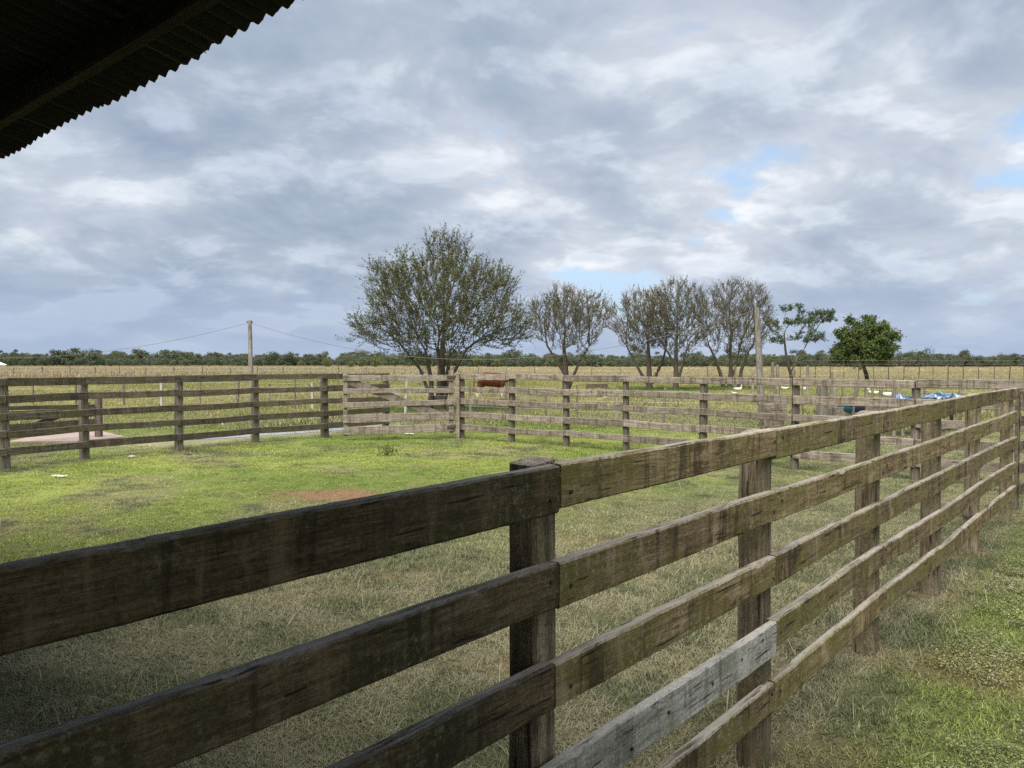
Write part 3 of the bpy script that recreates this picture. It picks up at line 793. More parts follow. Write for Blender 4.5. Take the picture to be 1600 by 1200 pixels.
def blue_sheet(label, u0, u1, depth, z, wd, seed):
    a, b = at_depth(u0, depth), at_depth(u1, depth * 1.06)
    L = (b - a).length; nx, ny = 60, 16
    g = np.stack(np.meshgrid(np.linspace(0, 1, nx), np.linspace(0, 1, ny)), -1)
    X, Y = g[..., 0] * L, (g[..., 1] - 0.1) * wd
    Z = 0.15 * (fbm(X * 7.0, Y * 9.0, seed, 5) - 0.45) + 0.10 * np.sin(np.pi * g[..., 0]) * np.sin(np.pi * g[..., 1])
    Z = np.maximum(Z, -0.02 + 0 * Z)
    i = np.arange(nx * ny).reshape(ny, nx)
    F = np.stack([i[:-1, :-1], i[:-1, 1:], i[1:, 1:], i[1:, :-1]], -1).reshape(-1, 4)
    me = mesh_np('plastic_sheet', np.stack([X, Y, Z], -1).reshape(-1, 3), F, M['tarp'])
    d = b - a
    o = link_mesh('plastic_sheet', me, None, (a.x, a.y, z), (0, 0, math.atan2(d.y, d.x)))
    so = o.modifiers.new('thick', 'SOLIDIFY'); so.thickness = 0.004
    tag(o, label, 'plastic sheet')
blue_sheet('long crumpled blue and white plastic sheet lying on the trough at the right', 1448, 1520, 18.4, 0.868, 0.5, 5)
blue_sheet('small scrap of pale blue plastic left of the long blue sheet', 1405, 1424, 17.9, 0.865, 0.4, 9)

# ------------------------------------------------------------------ shed roof overhead
def shed():
    root = empty('shed', E1 * EAVE_C + E2 * -3.0)
    tag(root, 'dark corrugated metal shed roof jutting in at the upper left', 'shed')
    base = root.location.copy()
    yaw = math.atan2(E2.y, E2.x)          # local x along the eave (E2), local y = E1
    slope = R(11); z_e = 2.75; wave = 0.0765; nw = 10; ppw = 8; Ls = 5.2
    rng = random.Random(4)
    def sheet(seed):
        r = random.Random(seed); n = int((nw + 0.6) * ppw) + 1; m = 5; V = []
        dent = [r.uniform(-0.004, 0.004) for _ in range(n)]
        for j in range(m):
            for i in range(n):
                x = i / ppw * wave
                q = -Ls * j / (m - 1)
                V.append((x, q * math.cos(slope), -q * math.sin(slope) + 0.0085 * math.sin(2 * math.pi * i / ppw) + (dent[i] if j == 0 else 0)))
        F = [(j*n + i, j*n + i + 1, (j+1)*n + i + 1, (j+1)*n + i) for j in range(m - 1) for i in range(n - 1)]
        return make_mesh('roof_sheet', V, F, M['tin'])
    for k in range(16):  # run of sheets widened out of view to deepen shade on the near rails
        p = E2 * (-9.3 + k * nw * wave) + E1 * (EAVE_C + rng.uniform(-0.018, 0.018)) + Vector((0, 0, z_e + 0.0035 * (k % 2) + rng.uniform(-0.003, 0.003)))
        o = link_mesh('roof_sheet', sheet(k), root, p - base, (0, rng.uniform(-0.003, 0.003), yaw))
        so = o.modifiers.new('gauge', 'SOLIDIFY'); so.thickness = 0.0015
    for k, q in enumerate((0.22, 1.25, 2.3, 3.4, 4.6)):
        p0 = E2 * -9.25 + E1 * (EAVE_C - q * math.cos(slope)) + Vector((0, 0, z_e + q * math.sin(slope) - 0.055))
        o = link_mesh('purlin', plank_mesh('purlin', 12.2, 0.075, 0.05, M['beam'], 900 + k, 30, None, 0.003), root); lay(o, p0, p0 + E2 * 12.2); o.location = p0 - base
    for k, e in enumerate((-9.0, -5.6, -2.2, 2.6)):
        p0 = E2 * e + E1 * (EAVE_C - 1.2 * math.cos(slope)) + Vector((0, 0, z_e - 0.155 + 1.2 * math.sin(slope))); p1 = p0 - E1 * (3.9 * math.cos(slope)) + Vector((0, 0, 3.9 * math.sin(slope)))
        o = link_mesh('rafter', plank_mesh('rafter', (p1 - p0).length, 0.12, 0.06, M['beam'], 920 + k, 20, None, 0.003), root); lay(o, p0, p1); o.location = p0 - base
        pb = E2 * e + E1 * (EAVE_C - 4.9)
        link_mesh('support_post', post_mesh('support_post', 0.16, 0.16, 3.45, M['post'], 930 + k, True, 8, 0.01, 0.1), root, pb - base)
    for e in (-9.0, 2.7):
        pb = E2 * e + E1 * (EAVE_C - 0.45)
        link_mesh('support_post', post_mesh('support_post', 0.15, 0.15, 2.68, M['post'], 940, True, 8, 0.01, 0.1), root, pb - base)
    for k in range(23):       # unseen back wall, added to darken the space under the roof
        p0 = E2 * (-9.3 + k * 0.52) + E1 * (EAVE_C - 5.02)
        o = link_mesh('added_wall_board', plank_mesh('added_wall_board', 3.55, 0.51, 0.03, M['beam'], 950 + k, 6, None, 0.003), root, p0 - base + Vector((0, 0, 0.02)), (0, -math.pi / 2, yaw + math.pi))
shed()

# ------------------------------------------------------------------ poles and wires
def utility_pole(label, base, top, r0, r1, seed):
    d = top - base; n = 10; k = 10; rng = random.Random(seed); V = []
    for i in range(n + 1):
        f = i / n; c = d * f
        for j in range(k):
            a = 2 * math.pi * j / k; r = (r0 + (r1 - r0) * f) * rng.uniform(0.94, 1.06)
            V.append((c.x + math.cos(a) * r, c.y + math.sin(a) * r, c.z + (-0.1 if i == 0 else 0)))
    F = [(i*k + j, i*k + (j+1) % k, (i+1)*k + (j+1) % k, (i+1)*k + j) for i in range(n) for j in range(k)] + [tuple(range(n*k, n*k + k))]
    root = empty('utility_pole', base); tag(root, label, 'pole')
    link_mesh('shaft', make_mesh('shaft', V, F, M['pole']), root)
    v, f = box_data(-0.09, 0.09, -0.02, 0.02, -0.02, 0.02)
    link_mesh('wire_peg', make_mesh('wire_peg', v, f, M['nail']), root, d * 0.985)
P1b, P1t = at_depth(393, 24.0), Vector(((391 - 800) / F_PX * 24.0, 24.0, height_at(501, 24.0)))
P2b, P2t = at_depth(1192, 20.6), Vector(((1181.5 - 800) / F_PX * 20.8, 20.8, height_at(481, 20.8)))
utility_pole('short straight wooden pole rising behind the left fence', P1b, P1t, 0.075, 0.062, 3)
utility_pole('leaning grey wooden pole in front of the row of trees', P2b, P2t, 0.10, 0.075, 4)
def hang_wire(label, a, b, sag, r=0.006, skew=0.0):
    n, k = 48, 5; V, F = [], []
    for i in range(n + 1):
        f = i / n; p = a.lerp(b, f) - Vector((0, 0, sag * 4 * f * (1 - f) * (1 + skew * (f - 0.5))))
        for j in range(k):
            q = 2 * math.pi * j / k; V.append((p.x - a.x, p.y - a.y + math.cos(q) * r, p.z - a.z + math.sin(q) * r))
    for i in range(n):
        for j in range(k): F.append((i*k + j, i*k + (j+1) % k, (i+1)*k + (j+1) % k, (i+1)*k + j))
    o = link_mesh('overhead_wire', make_mesh('overhead_wire', V, F, M['cable']), None, a); tag(o, label, 'wire')
hang_wire('slack wire sagging between the two wooden poles in front of the trees', P1t - Vector((0, 0, 0.06)), P2t - Vector((0, 0, 0.05)), 1.25)
hang_wire('wire running from the short pole down to the left edge', P1t - Vector((0, 0, 0.06)), Vector((-27.0, 29.0, 3.0)), 1.10)

# ------------------------------------------------------------------ wire fences in the pasture
def wire_fence(label, pts, heights, r, mat_fn, wires, seed, group=None, round_=True, wire_r=0.004):
    root = empty('wire_fence', pts[0]); tag(root, label, 'fence')
    base = root.location.copy(); rng = random.Random(seed)
    for i, p in enumerate(pts):
        h = heights[i % len(heights)]; rr = r * rng.uniform(0.7, 1.3)
        link_mesh('post', post_mesh('post', 2 * rr, 2 * rr, h, mat_fn(i), seed + i % 6, False, 3, 0.05 * h, 0.05), root, p - base)
    n = len(pts)
    for wz in wires:
        V, F = [], []
        for i, p in enumerate(pts):
            q = p - base; V += [(q.x, q.y - wire_r - r, wz - wire_r), (q.x, q.y + wire_r - r, wz - wire_r), (q.x, q.y - r, wz + wire_r)]
        for i in range(n - 1):
            for j in range(3): F.append((i*3 + j, i*3 + (j+1) % 3, (i+1)*3 + (j+1) % 3, (i+1)*3 + j))
        link_mesh('strand', make_mesh('strand', V, F, M['wire']), root)
W1 = [(-75, 31.5), (50, 31.5), (118, 31.2), (193, 31), (252, 30.6), (312, 30.2), (370, 30), (421, 29), (460, 28.8), (488, 28.5), (545, 27.5), (572, 27.0), (633, 26.5), (735, 24.5), (790, 23.8), (853, 23), (903, 21.8), (963, 21.5), (1037, 21), (1105, 20.6)]
def w1mat(i): return M['concrete'] if i in (4, 9, 12) else (M['pole'] if i % 2 else M['far_post'])
wire_fence('low wire fence on mixed thin posts, just behind the pen fences', [at_depth(u, d) for u, d in W1], [1.1, 1.0, 1.05, 1.15, 1.1, 1.0, 1.12, 0.95], 0.035, w1mat, (0.35, 0.65, 0.95), 1100)
W2 = [Vector((-75 + 3.1 * i, 88 - 0.16 * i + 0.5 * math.sin(i), 0)) for i in range(33)]
wire_fence('distant wire fence along the edge of the dry field, left and centre', W2, [1.35, 1.2, 1.25, 1.4, 1.2], 0.05, lambda i: M['far_post'], (0.4, 0.8, 1.15), 1200, wire_r=0.008)
W3 = [Vector((22.9 + 1.12 * i, 61 - 0.1 * i, 0)) for i in range(26)]
wire_fence('tall wire fence on closely set thin metal posts at the right', W3, [1.95, 1.9, 2.0, 1.93], 0.024, lambda i: M['steel'], (0.3, 0.75, 1.2, 1.6, 1.88), 1300, wire_r=0.004)
W4 = [at_depth(u, d) for u, d in ((1150, 46), (1176, 45), (1206, 44.5), (1215, 44), (1240, 44), (1262, 43.5), (1300, 43))]
wire_fence('short run of old stakes and wire right of the leaning pole', W4, [1.55, 1.2, 1.75, 1.6, 1.3], 0.06, lambda i: M['pole'] if i % 2 else M['far_post'], (0.5, 1.0), 1400, wire_r=0.006)
W5 = [at_depth(u, d) for u, d in ((1255, 27), (1290, 26.5), (1318, 26), (1352, 25.6), (1362, 25.4), (1405, 25), (1447, 24.6), (1500, 24.2), (1560, 24), (1640, 23.6))]
wire_fence('low wire fence behind the far right fence, near the resting ducks', W5, [0.95, 0.9, 1.05, 1.0], 0.03, lambda i: M['pole'] if i % 2 else M['far_post'], (0.3, 0.6, 0.85), 1500)

# ------------------------------------------------------------------ trees
def tubes(polys, k):
    """polys: list of (pts (n,3), radii (n,)) -> V, F"""
    Vs, Fs, base = [], [], 0
    bylen = {}
    for P, r in polys: bylen.setdefault(len(P), []).append((P, r))
    for n, lst in bylen.items():
        P = np.array([a for a, _ in lst]); r = np.array([b for _, b in lst]); B = len(lst)
        T = np.empty_like(P); T[:, 1:-1] = P[:, 2:] - P[:, :-2]; T[:, 0] = P[:, 1] - P[:, 0]; T[:, -1] = P[:, -1] - P[:, -2]
        T /= np.linalg.norm(T, axis=2, keepdims=True) + 1e-9
        ref = np.where(np.abs(T[..., 2:3]) > 0.9, np.array((1.0, 0, 0)), np.array((0, 0, 1.0)))
        A = np.cross(T, ref); A /= np.linalg.norm(A, axis=2, keepdims=True) + 1e-9
        C = np.cross(T, A)
        ang = np.arange(k) * 2 * np.pi / k
        V = P[:, :, None, :] + r[:, :, None, None] * (A[:, :, None, :] * np.cos(ang)[None, None, :, None] + C[:, :, None, :] * np.sin(ang)[None, None, :, None])
        Vs.append(V.reshape(-1, 3))
        idx = base + np.arange(B * n * k).reshape(B, n, k)
        a = idx[:, :-1, :]; b = np.roll(a, -1, 2); d = idx[:, 1:, :]; c = np.roll(d, -1, 2)
        Fs.append(np.stack([a, b, c, d], -1).reshape(-1, 4)); base += B * n * k
    return np.concatenate(Vs), np.concatenate(Fs)
def leaf_cards(pos, rng, size, aspect=0.5, up=0.3):
    n = len(pos)
    a = rng.normal(size=(n, 3)); a[:, 2] += up; a /= np.linalg.norm(a, axis=1, keepdims=True)
    b = rng.normal(size=(n, 3)); b -= a * np.sum(a * b, 1, keepdims=True); b /= np.linalg.norm(b, axis=1, keepdims=True)
    s = size * rng.uniform(0.6, 1.4, (n, 1))
    V = np.stack([pos - a * s * 0.5, pos + b * s * aspect * 0.5 , pos + a * s * 0.5, pos - b * s * aspect * 0.5], 1).reshape(-1, 3)
    F = np.arange(4 * n).reshape(n, 4)
    return V, F
def leaf_object(name, pos, rng, size, mat, aspect=0.5, parent=None, tone=None, up=0.3):
    V, F = leaf_cards(pos, rng, size, aspect, up)
    me = mesh_np(name, V, F, mat)
    at = me.attributes.new('lv', 'FLOAT', 'POINT')
    tv = rng.uniform(0, 1, len(pos)) if tone is None else np.clip(tone + rng.uniform(-0.22, 0.22, len(pos)), 0, 0.999)
    at.data.foreach_set('value', np.repeat(tv, 4).astype(np.float32))
    return link_mesh(name, me, parent)

def tree(name, label, base, limbs, rng, nch=(7, 6, 5), lratio=(0.42, 0.5, 0.55), spread=(38, 42, 45), trop=(0.06, 0.10, 0.10), jit=(0.13, 0.17, 0.2), r0=0.09, leaf_n=(0, 2, 5, 6), leaf_size=0.07, mat='leaf_olive', clump=0.05, aspect=0.5, fork=0.9, twig_r=0.006, foot=None, tonef=None, flat=0.0, start=(0.28, 0.2, 0.15)):
    """limbs: list of (angle from vertical deg, azimuth deg, length, x offset, y offset, start height)"""
    levels = [[], [], [], []]; leaves = []
    def grow(p, d, L, r, lev):
        n = (7, 6, 4, 3)[lev]
        pts = [p]; dirs = []
        for i in range(n):
            d = d + rng.normal(size=3) * jit[min(lev, 2)] * (1.0 if lev else 0.8)
            d[2] += trop[min(lev, 2)]
            if flat: d[2] *= (1 - flat)
            d /= np.linalg.norm(d)
            p = p + d * L / n
            pts.append(p); dirs.append(d)
        pts = np.array(pts); rad = np.linspace(r, r * (0.42 if lev < 3 else 0.5), n + 1)
        levels[lev].append((pts, rad))
        for j in range(leaf_n[lev]):
            f = rng.uniform(0.25, 1.0) * n; i = min(int(f), n - 1)
            leaves.append(pts[i] + (pts[i + 1] - pts[i]) * (f - i) + rng.normal(size=3) * clump)
        if lev < 3:
            m = nch[lev]; m = int(m + rng.uniform(-1, 1.5))
            for c in range(m):
                f = start[lev] + (1 - start[lev]) * (c + rng.uniform(0, 1)) / m
                g = min(f * n, n - 1e-3); i = int(g)
                q = pts[i] + (pts[i + 1] - pts[i]) * (g - i)
                ang = R(spread[lev] * rng.uniform(0.6, 1.3)); ax = rng.normal(size=3); ax -= dirs[i] * np.dot(ax, dirs[i]); ax /= np.linalg.norm(ax)
                nd = dirs[i] * math.cos(ang) + ax * math.sin(ang)
                grow(q, nd, L * lratio[lev] * rng.uniform(0.75, 1.3) * (1.15 - 0.45 * f), max(twig_r * (1.4 if lev < 2 else 1.0), rad[i] * (0.62 if lev == 0 else 0.55)), lev + 1)
    for (va, az, L, ox, oy, z0, rr) in limbs:
        d = np.array((math.sin(R(va)) * math.cos(R(az)), math.sin(R(va)) * math.sin(R(az)), math.cos(R(va))))
        p = np.array((ox, oy, z0), float)
        grow(p, d, L, r0 * rr, 0)
    root = empty(name, base); tag(root, label, 'tree')
    V, F = tubes(levels[0] + (foot or []), 8); link_mesh('trunk', mesh_np('trunk', V, F, M['bark'], True), root)
    V1, F1 = tubes(levels[1], 5); V2, F2 = tubes(levels[2] + levels[3], 3)
    # pad to quads already; join the finer wood into one part
    link_mesh('branches', mesh_np('branches', np.concatenate([V1, V2]), np.concatenate([F1, F2 + len(V1)]), M['bark'], True), root)
    pos = np.array(leaves)
    tone = tonef(pos) if tonef else None
    leaf_object('crown', pos, rng, leaf_size, M[mat], aspect, root, tone)
    return root
def colonise(attr, start, step, di, dk, iters=90):
    """grow branches from the start polylines towards the attraction points"""
    P, par = [], []
    for st in start:
        prev = -1
        for k in range(len(st) - 1):
            a, b = np.array(st[k], float), np.array(st[k + 1], float)
            m = max(1, int(np.linalg.norm(b - a) / step))
            for q in range(m):
                if k > 0 or q > 0 or prev == -1:
                    P.append(a + (b - a) * q / m); par.append(prev); prev = len(P) - 1
        P.append(np.array(st[-1], float)); par.append(prev)
    n_start = len(P)
    P = np.array(P); alive = attr.copy()
    near_i = np.zeros(len(alive), int); near_d = np.full(len(alive), 1e9)
    new = np.arange(len(P))
    for it in range(iters):
        if len(alive) == 0 or len(new) == 0: break
        D = np.linalg.norm(alive[:, None, :] - P[None, new, :], axis=2)
        k = D.argmin(1); dm = D[np.arange(len(alive)), k]
        up = dm < near_d; near_d[up] = dm[up]; near_i[up] = new[k[up]]
        keep = near_d > dk; alive, near_i, near_d = alive[keep], near_i[keep], near_d[keep]
        m = near_d < di
        if not m.any():
            m = near_d <= near_d.min() + 0.3 if len(near_d) else m
            if not len(near_d): break
        ids, inv = np.unique(near_i[m], return_inverse=True)
        V = np.zeros((len(ids), 3)); dv = alive[m] - P[near_i[m]]; dv /= np.linalg.norm(dv, axis=1, keepdims=True)
        np.add.at(V, inv, dv)
        V += RNG.normal(size=V.shape) * 0.18
        V /= np.linalg.norm(V, axis=1, keepdims=True) + 1e-9
        Q = P[ids] + V * step
        new = np.arange(len(P), len(P) + len(Q)); P = np.concatenate([P, Q]); par += list(ids)
        if len(P) > 9000: break
    return P, np.array(par), n_start
RNG = np.random.default_rng(99)
def col_tree(name, label, base, seed, stems, stem_r, blobs, step, hollow, twigs=3, twig_len=0.4, leaf_per=6, leaf_size=0.07, mat='leaf_olive', bark='bark', base_r=0.006, dkf=1.75):
    rg = np.random.default_rng(seed)
    pts = []
    for (x, y, z, rx, ry, rz, n) in blobs:
        q = rg.normal(size=(n * 2, 3)); q /= np.linalg.norm(q, axis=1, keepdims=True)
        q = q * (rg.uniform(0.0, 1.0, (n * 2, 1)) ** 0.42)
        lump = 0.70 + 0.58 * fbm(q[:, 0] * 2.4 + seed, q[:, 2] * 2.4 + q[:, 1], seed, 3)
        q = (q * lump[:, None])[:n]
        pts.append(q * np.array((rx, ry, rz)) + np.array((x, y, z)))
    attr = np.concatenate(pts)
    P, par, n0 = colonise(attr, stems, step, step * 9, step * dkf)
    N = len(P); order = np.arange(N)
    kids = [[] for _ in range(N)]
    for i in range(N):
        if par[i] >= 0: kids[par[i]].append(i)
    r = np.zeros(N); sub = np.ones(N)
    for i in range(N - 1, -1, -1):          # children always come later than their parents
        r[i] = (sum(r[k] ** 2.25 for k in kids[i]) ** (1 / 2.25)) if kids[i] else base_r
        sub[i] += sum(sub[k] for k in kids[i])
    # stems keep at least their own girth
    c = 0
    for st, rr in zip(stems, stem_r):
        m = 1 + sum(max(1, int(np.linalg.norm(np.subtract(st[k + 1], st[k])) / step)) for k in range(len(st) - 1))
        for q in range(m):
            if c + q < N: r[c + q] = max(min(r[c + q], rr * 1.15), rr * (1 - 0.68 * q / m))
        c += m
    thick, thin = [], []
    for i in range(N):
        if par[i] < 0 or max(kids[par[i]], key=lambda k: sub[k]) != i:
            chain = ([par[i]] if par[i] >= 0 else []) + [i]; q = i
            while kids[q]:
                q = max(kids[q], key=lambda k: sub[k]); chain.append(q)
            pr = P[chain]; rr = r[chain].copy()
            if par[i] >= 0: rr[0] = rr[1]
            if len(chain) < 2: continue
            (thick if rr.max() > 0.035 else thin).append((pr, rr))
    # twigs spring outwards and upwards from the finer wood
    hub = np.array((0, 0, hollow)); tw, leaves = [], []
    cand = np.where((sub < 14) & (np.arange(N) >= n0))[0]
    for i in cand:
        for k in range(twigs if sub[i] < 4 else max(1, twigs - 1)):
            o = P[i] - hub; o /= np.linalg.norm(o) + 1e-9
            d = o * 0.75 + np.array((0, 0, 0.35)) + rg.normal(size=3) * 0.48; d /= np.linalg.norm(d)
            L = twig_len * rg.uniform(0.45, 1.25); d2 = d + rg.normal(size=3) * 0.25 + np.array((0, 0, 0.15)); d2 /= np.linalg.norm(d2)
            a = P[i]; m = a + d * L * 0.5; e = m + d2 * L * 0.5
            tw.append((np.array((a, m, e)), np.array((base_r, base_r * 0.8, base_r * 0.5))))
            nl = rg.poisson(leaf_per * (0.35 + 1.3 * float(rg.uniform() < 0.5)))
            for q in range(nl):
                f = rg.uniform(0.1, 1.05); p = a + (m - a) * f * 2 if f < 0.5 else m + (e - m) * (f - 0.5) * 2
                leaves.append(p + rg.normal(size=3) * leaf_size * 0.35)
    root = empty(name, base); tag(root, label, 'tree')
    V, F = tubes(thick, 8); link_mesh('trunk', mesh_np('trunk', V, F, M['bark'], True), root)
    V1, F1 = tubes(thin, 4); V2, F2 = tubes(tw, 3)
    link_mesh('branches', mesh_np('branches', np.concatenate([V1, V2]), np.concatenate([F1, F2 + len(V1)]), M[bark], True), root)
    pos = np.array(leaves)
    leaf_object('crown', pos, rg, leaf_size, M[mat], 0.45, root, clumpy(pos))
    return root
def stem(pts, r0, r1):
    P = np.array(pts, float); return (P, np.linspace(r0, r1, len(P)))
def clumpy(pos, sc=1.1, seed=3):
    return fbm(pos[:, 0] * sc + pos[:, 2] * 0.7, pos[:, 2] * sc + pos[:, 1], seed, 3)

def build_trees():
    # (label, base, trunk stems, crown blobs (x, y, z, rx, ry, rz), counts)
    def stems3(lst): return [np.array(p, float) for p in lst]
    col_tree('bushy_tree', 'largest tree, broad and bushy with olive leaves, standing behind the gate', at_depth(*TREES['big']), 12,
             [[(0.02, 0, -0.1), (0.0, 0, 0.5), (0.03, 0, 1.1), (0.05, 0.02, 1.7), (0.1, 0.02, 2.6)], [(-0.40, 0.05, -0.1), (-0.34, 0.03, 0.5), (-0.33, 0, 1.1), (-0.55, 0, 2.2)], [(0.10, -0.1, 0.25), (0.28, -0.1, 0.8), (0.46, -0.1, 1.3), (0.95, -0.1, 2.2)], [(-0.1, 0.1, 0.2), (-0.5, 0.1, 0.8), (-0.75, 0.1, 1.5), (-1.3, 0.1, 2.2)], [(0.05, 0.1, 0.5), (0.22, 0.1, 1.1), (0.35, 0.3, 2.2)], [(0.02, -0.1, 0.6), (0.1, -0.5, 1.4), (0.0, -0.9, 2.2)]],
             (0.21, 0.12, 0.10, 0.08, 0.10, 0.09), [(0, 0, 3.75, 3.0, 2.8, 2.2, 2100), (0.35, 0, 5.6, 0.8, 0.8, 0.85, 190), (-2.2, 0, 2.85, 1.1, 1.0, 0.7, 240), (2.3, 0, 2.9, 1.0, 1.0, 0.7, 240), (1.7, 0, 4.6, 0.9, 0.9, 0.7, 140), (-1.6, 0, 4.6, 0.9, 0.9, 0.7, 140)],
             0.135, 2.2, twigs=3, twig_len=0.56, leaf_per=9, leaf_size=0.068, mat='leaf_olive', bark='bark', base_r=0.0055, dkf=1.6)
    def half_bare(key, label, cx, top_v, half_px, bot_v, stems, radii, seed, extra=(), twigs=3, leaf_per=8, n=1400):
        u, depth = TREES[key]
        zt, zb = height_at(top_v, depth) - 0.3, height_at(bot_v, depth) + 0.2
        rx = half_px / F_PX * depth - 0.3; x0 = (cx - u) / F_PX * depth
        col_tree('bare_tree', label, at_depth(u, depth), seed, stems, radii, [(x0, 0, (zt + zb) / 2, rx, rx * 0.9, (zt - zb) / 2, n)] + list(extra), 0.17, zb * 0.8, twigs=twigs, twig_len=0.55, leaf_per=leaf_per, leaf_size=0.075, mat='leaf_grey', bark='bark_grey', base_r=0.0085, dkf=1.6)
    half_bare('second', 'half-bare tree with a single dark trunk, right of the largest tree', 886, 439, 70, 558, [[(0, 0, -0.1), (-0.03, 0, 0.7), (-0.05, 0, 1.5), (-0.15, 0, 2.7)], [(0.1, 0.1, 0.3), (0.40, 0.1, 1.1), (0.75, 0.1, 1.9), (1.2, 0.1, 2.6)], [(0, 0, 1.0), (-0.5, 0, 1.8), (-1.0, 0, 2.6)]], (0.21, 0.10, 0.10), 21, [(0.9, 0, 3.0, 1.2, 0.8, 0.5, 60)])
    half_bare('third', 'half-bare tree forking low into three stems, third from the left', 1004, 448, 64, 562, [[(0, 0, -0.1), (-0.02, 0, 0.8), (-0.05, 0, 1.7), (-0.1, 0, 3.0)], [(-0.1, 0, 0.3), (-0.6, 0, 1.1), (-1.15, 0, 2.1), (-1.5, 0, 2.8)], [(0.15, 0, 0.4), (0.55, 0, 1.2), (0.95, 0, 2.2), (1.1, 0, 3.0)]], (0.23, 0.12, 0.14), 22)
    half_bare('fourth', 'half-bare tree with an upright straight trunk, fourth from the left', 1056, 436, 61, 560, [[(0, 0, -0.1), (0.02, 0, 1.2), (0.0, 0, 2.4), (0.05, 0, 3.6)], [(0.1, 0, 0.4), (0.35, 0, 1.3), (0.55, 0, 2.2), (0.9, 0, 3.0)], [(0, 0, 1.3), (-0.4, 0, 2.2), (-0.9, 0, 3.0)]], (0.20, 0.10, 0.10), 23)
    half_bare('fifth', 'half-bare tree with three separate slanting stems, left of the leaning pole', 1149, 433, 73, 562, [[(-0.15, 0, -0.1), (-0.4, 0, 1.0), (-0.75, 0, 2.0), (-1.2, 0, 2.9)], [(0.2, 0, -0.1), (0.30, 0, 1.2), (0.25, 0, 2.5), (0.3, 0, 3.6)], [(0.9, 0.2, -0.1), (1.05, 0.2, 1.2), (1.5, 0.2, 2.4), (1.9, 0.2, 3.1)], [(0.2, 0, 0.3), (0.6, 0, 1.4), (0.8, 0, 2.4), (1.0, 0, 3.2)]], (0.15, 0.18, 0.15, 0.09), 24, n=1900)
    # slender tree with leaves in flat layers
    col_tree('slender_tree', 'slender open tree with leaf clumps in loose layers, right of the leaning pole', at_depth(*TREES['sixth']), 31,
             [[(0.30, 0, -0.1), (0.12, 0, 0.9), (-0.15, 0, 1.8), (-0.30, 0, 2.7), (-0.40, 0, 3.8)], [(0.15, 0, 1.0), (0.5, 0, 1.8), (1.0, 0, 2.5)]], (0.16, 0.07),
             [(0.3, 0, 5.75, 1.15, 0.8, 0.22, 90), (2.45, 0, 5.15, 1.2, 1.0, 0.55, 260), (0.6, 0, 4.7, 1.4, 1.0, 0.38, 170), (1.5, 0, 3.55, 1.4, 1.0, 0.42, 190), (-1.2, 0, 4.5, 0.7, 0.6, 0.45, 60), (-0.9, 0, 3.3, 0.6, 0.6, 0.4, 40)],
             0.19, 2.6, twigs=3, twig_len=0.40, leaf_per=11, leaf_size=0.135, mat='leaf_big', bark='bark_grey', base_r=0.009, dkf=1.7)
    # dense round tree
    rg = np.random.default_rng(41); bb = at_depth(*TREES['round'])
    foot = [stem([(0.35, 0, -0.1), (0.2, 0, 0.7), (-0.05, 0, 1.4), (-0.15, 0, 2.2)], 0.19, 0.15)]
    lim = []
    for i in range(20):
        va = 6 + 84 * ((i + 0.5) / 20) ** 0.8; az = i * 137.5 + rg.uniform(-15, 15)
        reach = 1 / math.sqrt((math.sin(R(va)) / 2.75) ** 2 + (math.cos(R(va)) / 3.5) ** 2)
        lim.append((va, az, reach * 0.86, -0.15, 0, rg.uniform(1.7, 2.2), 0.9))
    lim += [(80, 5, 2.5, 0.2, 0, 2.6, 0.7), (60, 10, 2.9, 0.0, 0, 2.8, 0.7), (30, 0, 2.9, 0, 0, 2.4, 0.7)]
    tree('round_tree', 'dense dark green round-crowned tree at the right of the tree row', bb, lim, rg, nch=(6, 5, 4), lratio=(0.42, 0.5, 0.5), spread=(42, 45, 45), trop=(-0.01, 0.0, -0.02), r0=0.075, leaf_n=(4, 10, 14, 12), leaf_size=0.17, mat='leaf_dense', clump=0.13, aspect=0.6, foot=foot, tonef=clumpy, twig_r=0.010)
build_trees()

# shrubs standing in the dry field
def shrub_mesh(seed, n=420):
    rg = np.random.default_rng(seed)
    q = rg.normal(size=(n, 3)); q /= np.linalg.norm(q, axis=1, keepdims=True)
    rad = rg.uniform(0.35, 1.0, (n, 1)) ** 0.5
    lump = 0.75 + 0.5 * fbm(q[:, :1] * 2 + q[:, 2:3], q[:, 1:2] * 2 + 3, seed, 3)
    p = q * rad * lump * np.array((0.42, 0.42, 0.45)) + np.array((0, 0, 0.56))
    V, F = leaf_cards(p, rg, 0.13, 0.65)
    me = mesh_np('crown', V, F, M['leaf_shrub'])
    me.attributes.new('lv', 'FLOAT', 'POINT').data.foreach_set('value', np.repeat(np.clip(0.15 + 0.75 * clumpy(p, 5.0, seed) * (0.5 + p[:, 2]), 0, 0.99), 4).astype(np.float32))
    V, F = tubes([stem([(0, 0, -0.02), (0.02, 0, 0.2), (0, 0, 0.45)], 0.03, 0.02), stem([(0.02, 0, 0.0), (0.1, 0.02, 0.25), (0.16, 0.02, 0.5)], 0.02, 0.012), stem([(0, 0, 0.0), (-0.1, 0.0, 0.22), (-0.18, 0, 0.5)], 0.02, 0.012)], 5)
    return me, mesh_np('stems', V, F, M['bark'])
SHRUB = [shrub_mesh(60 + i) for i in range(4)]
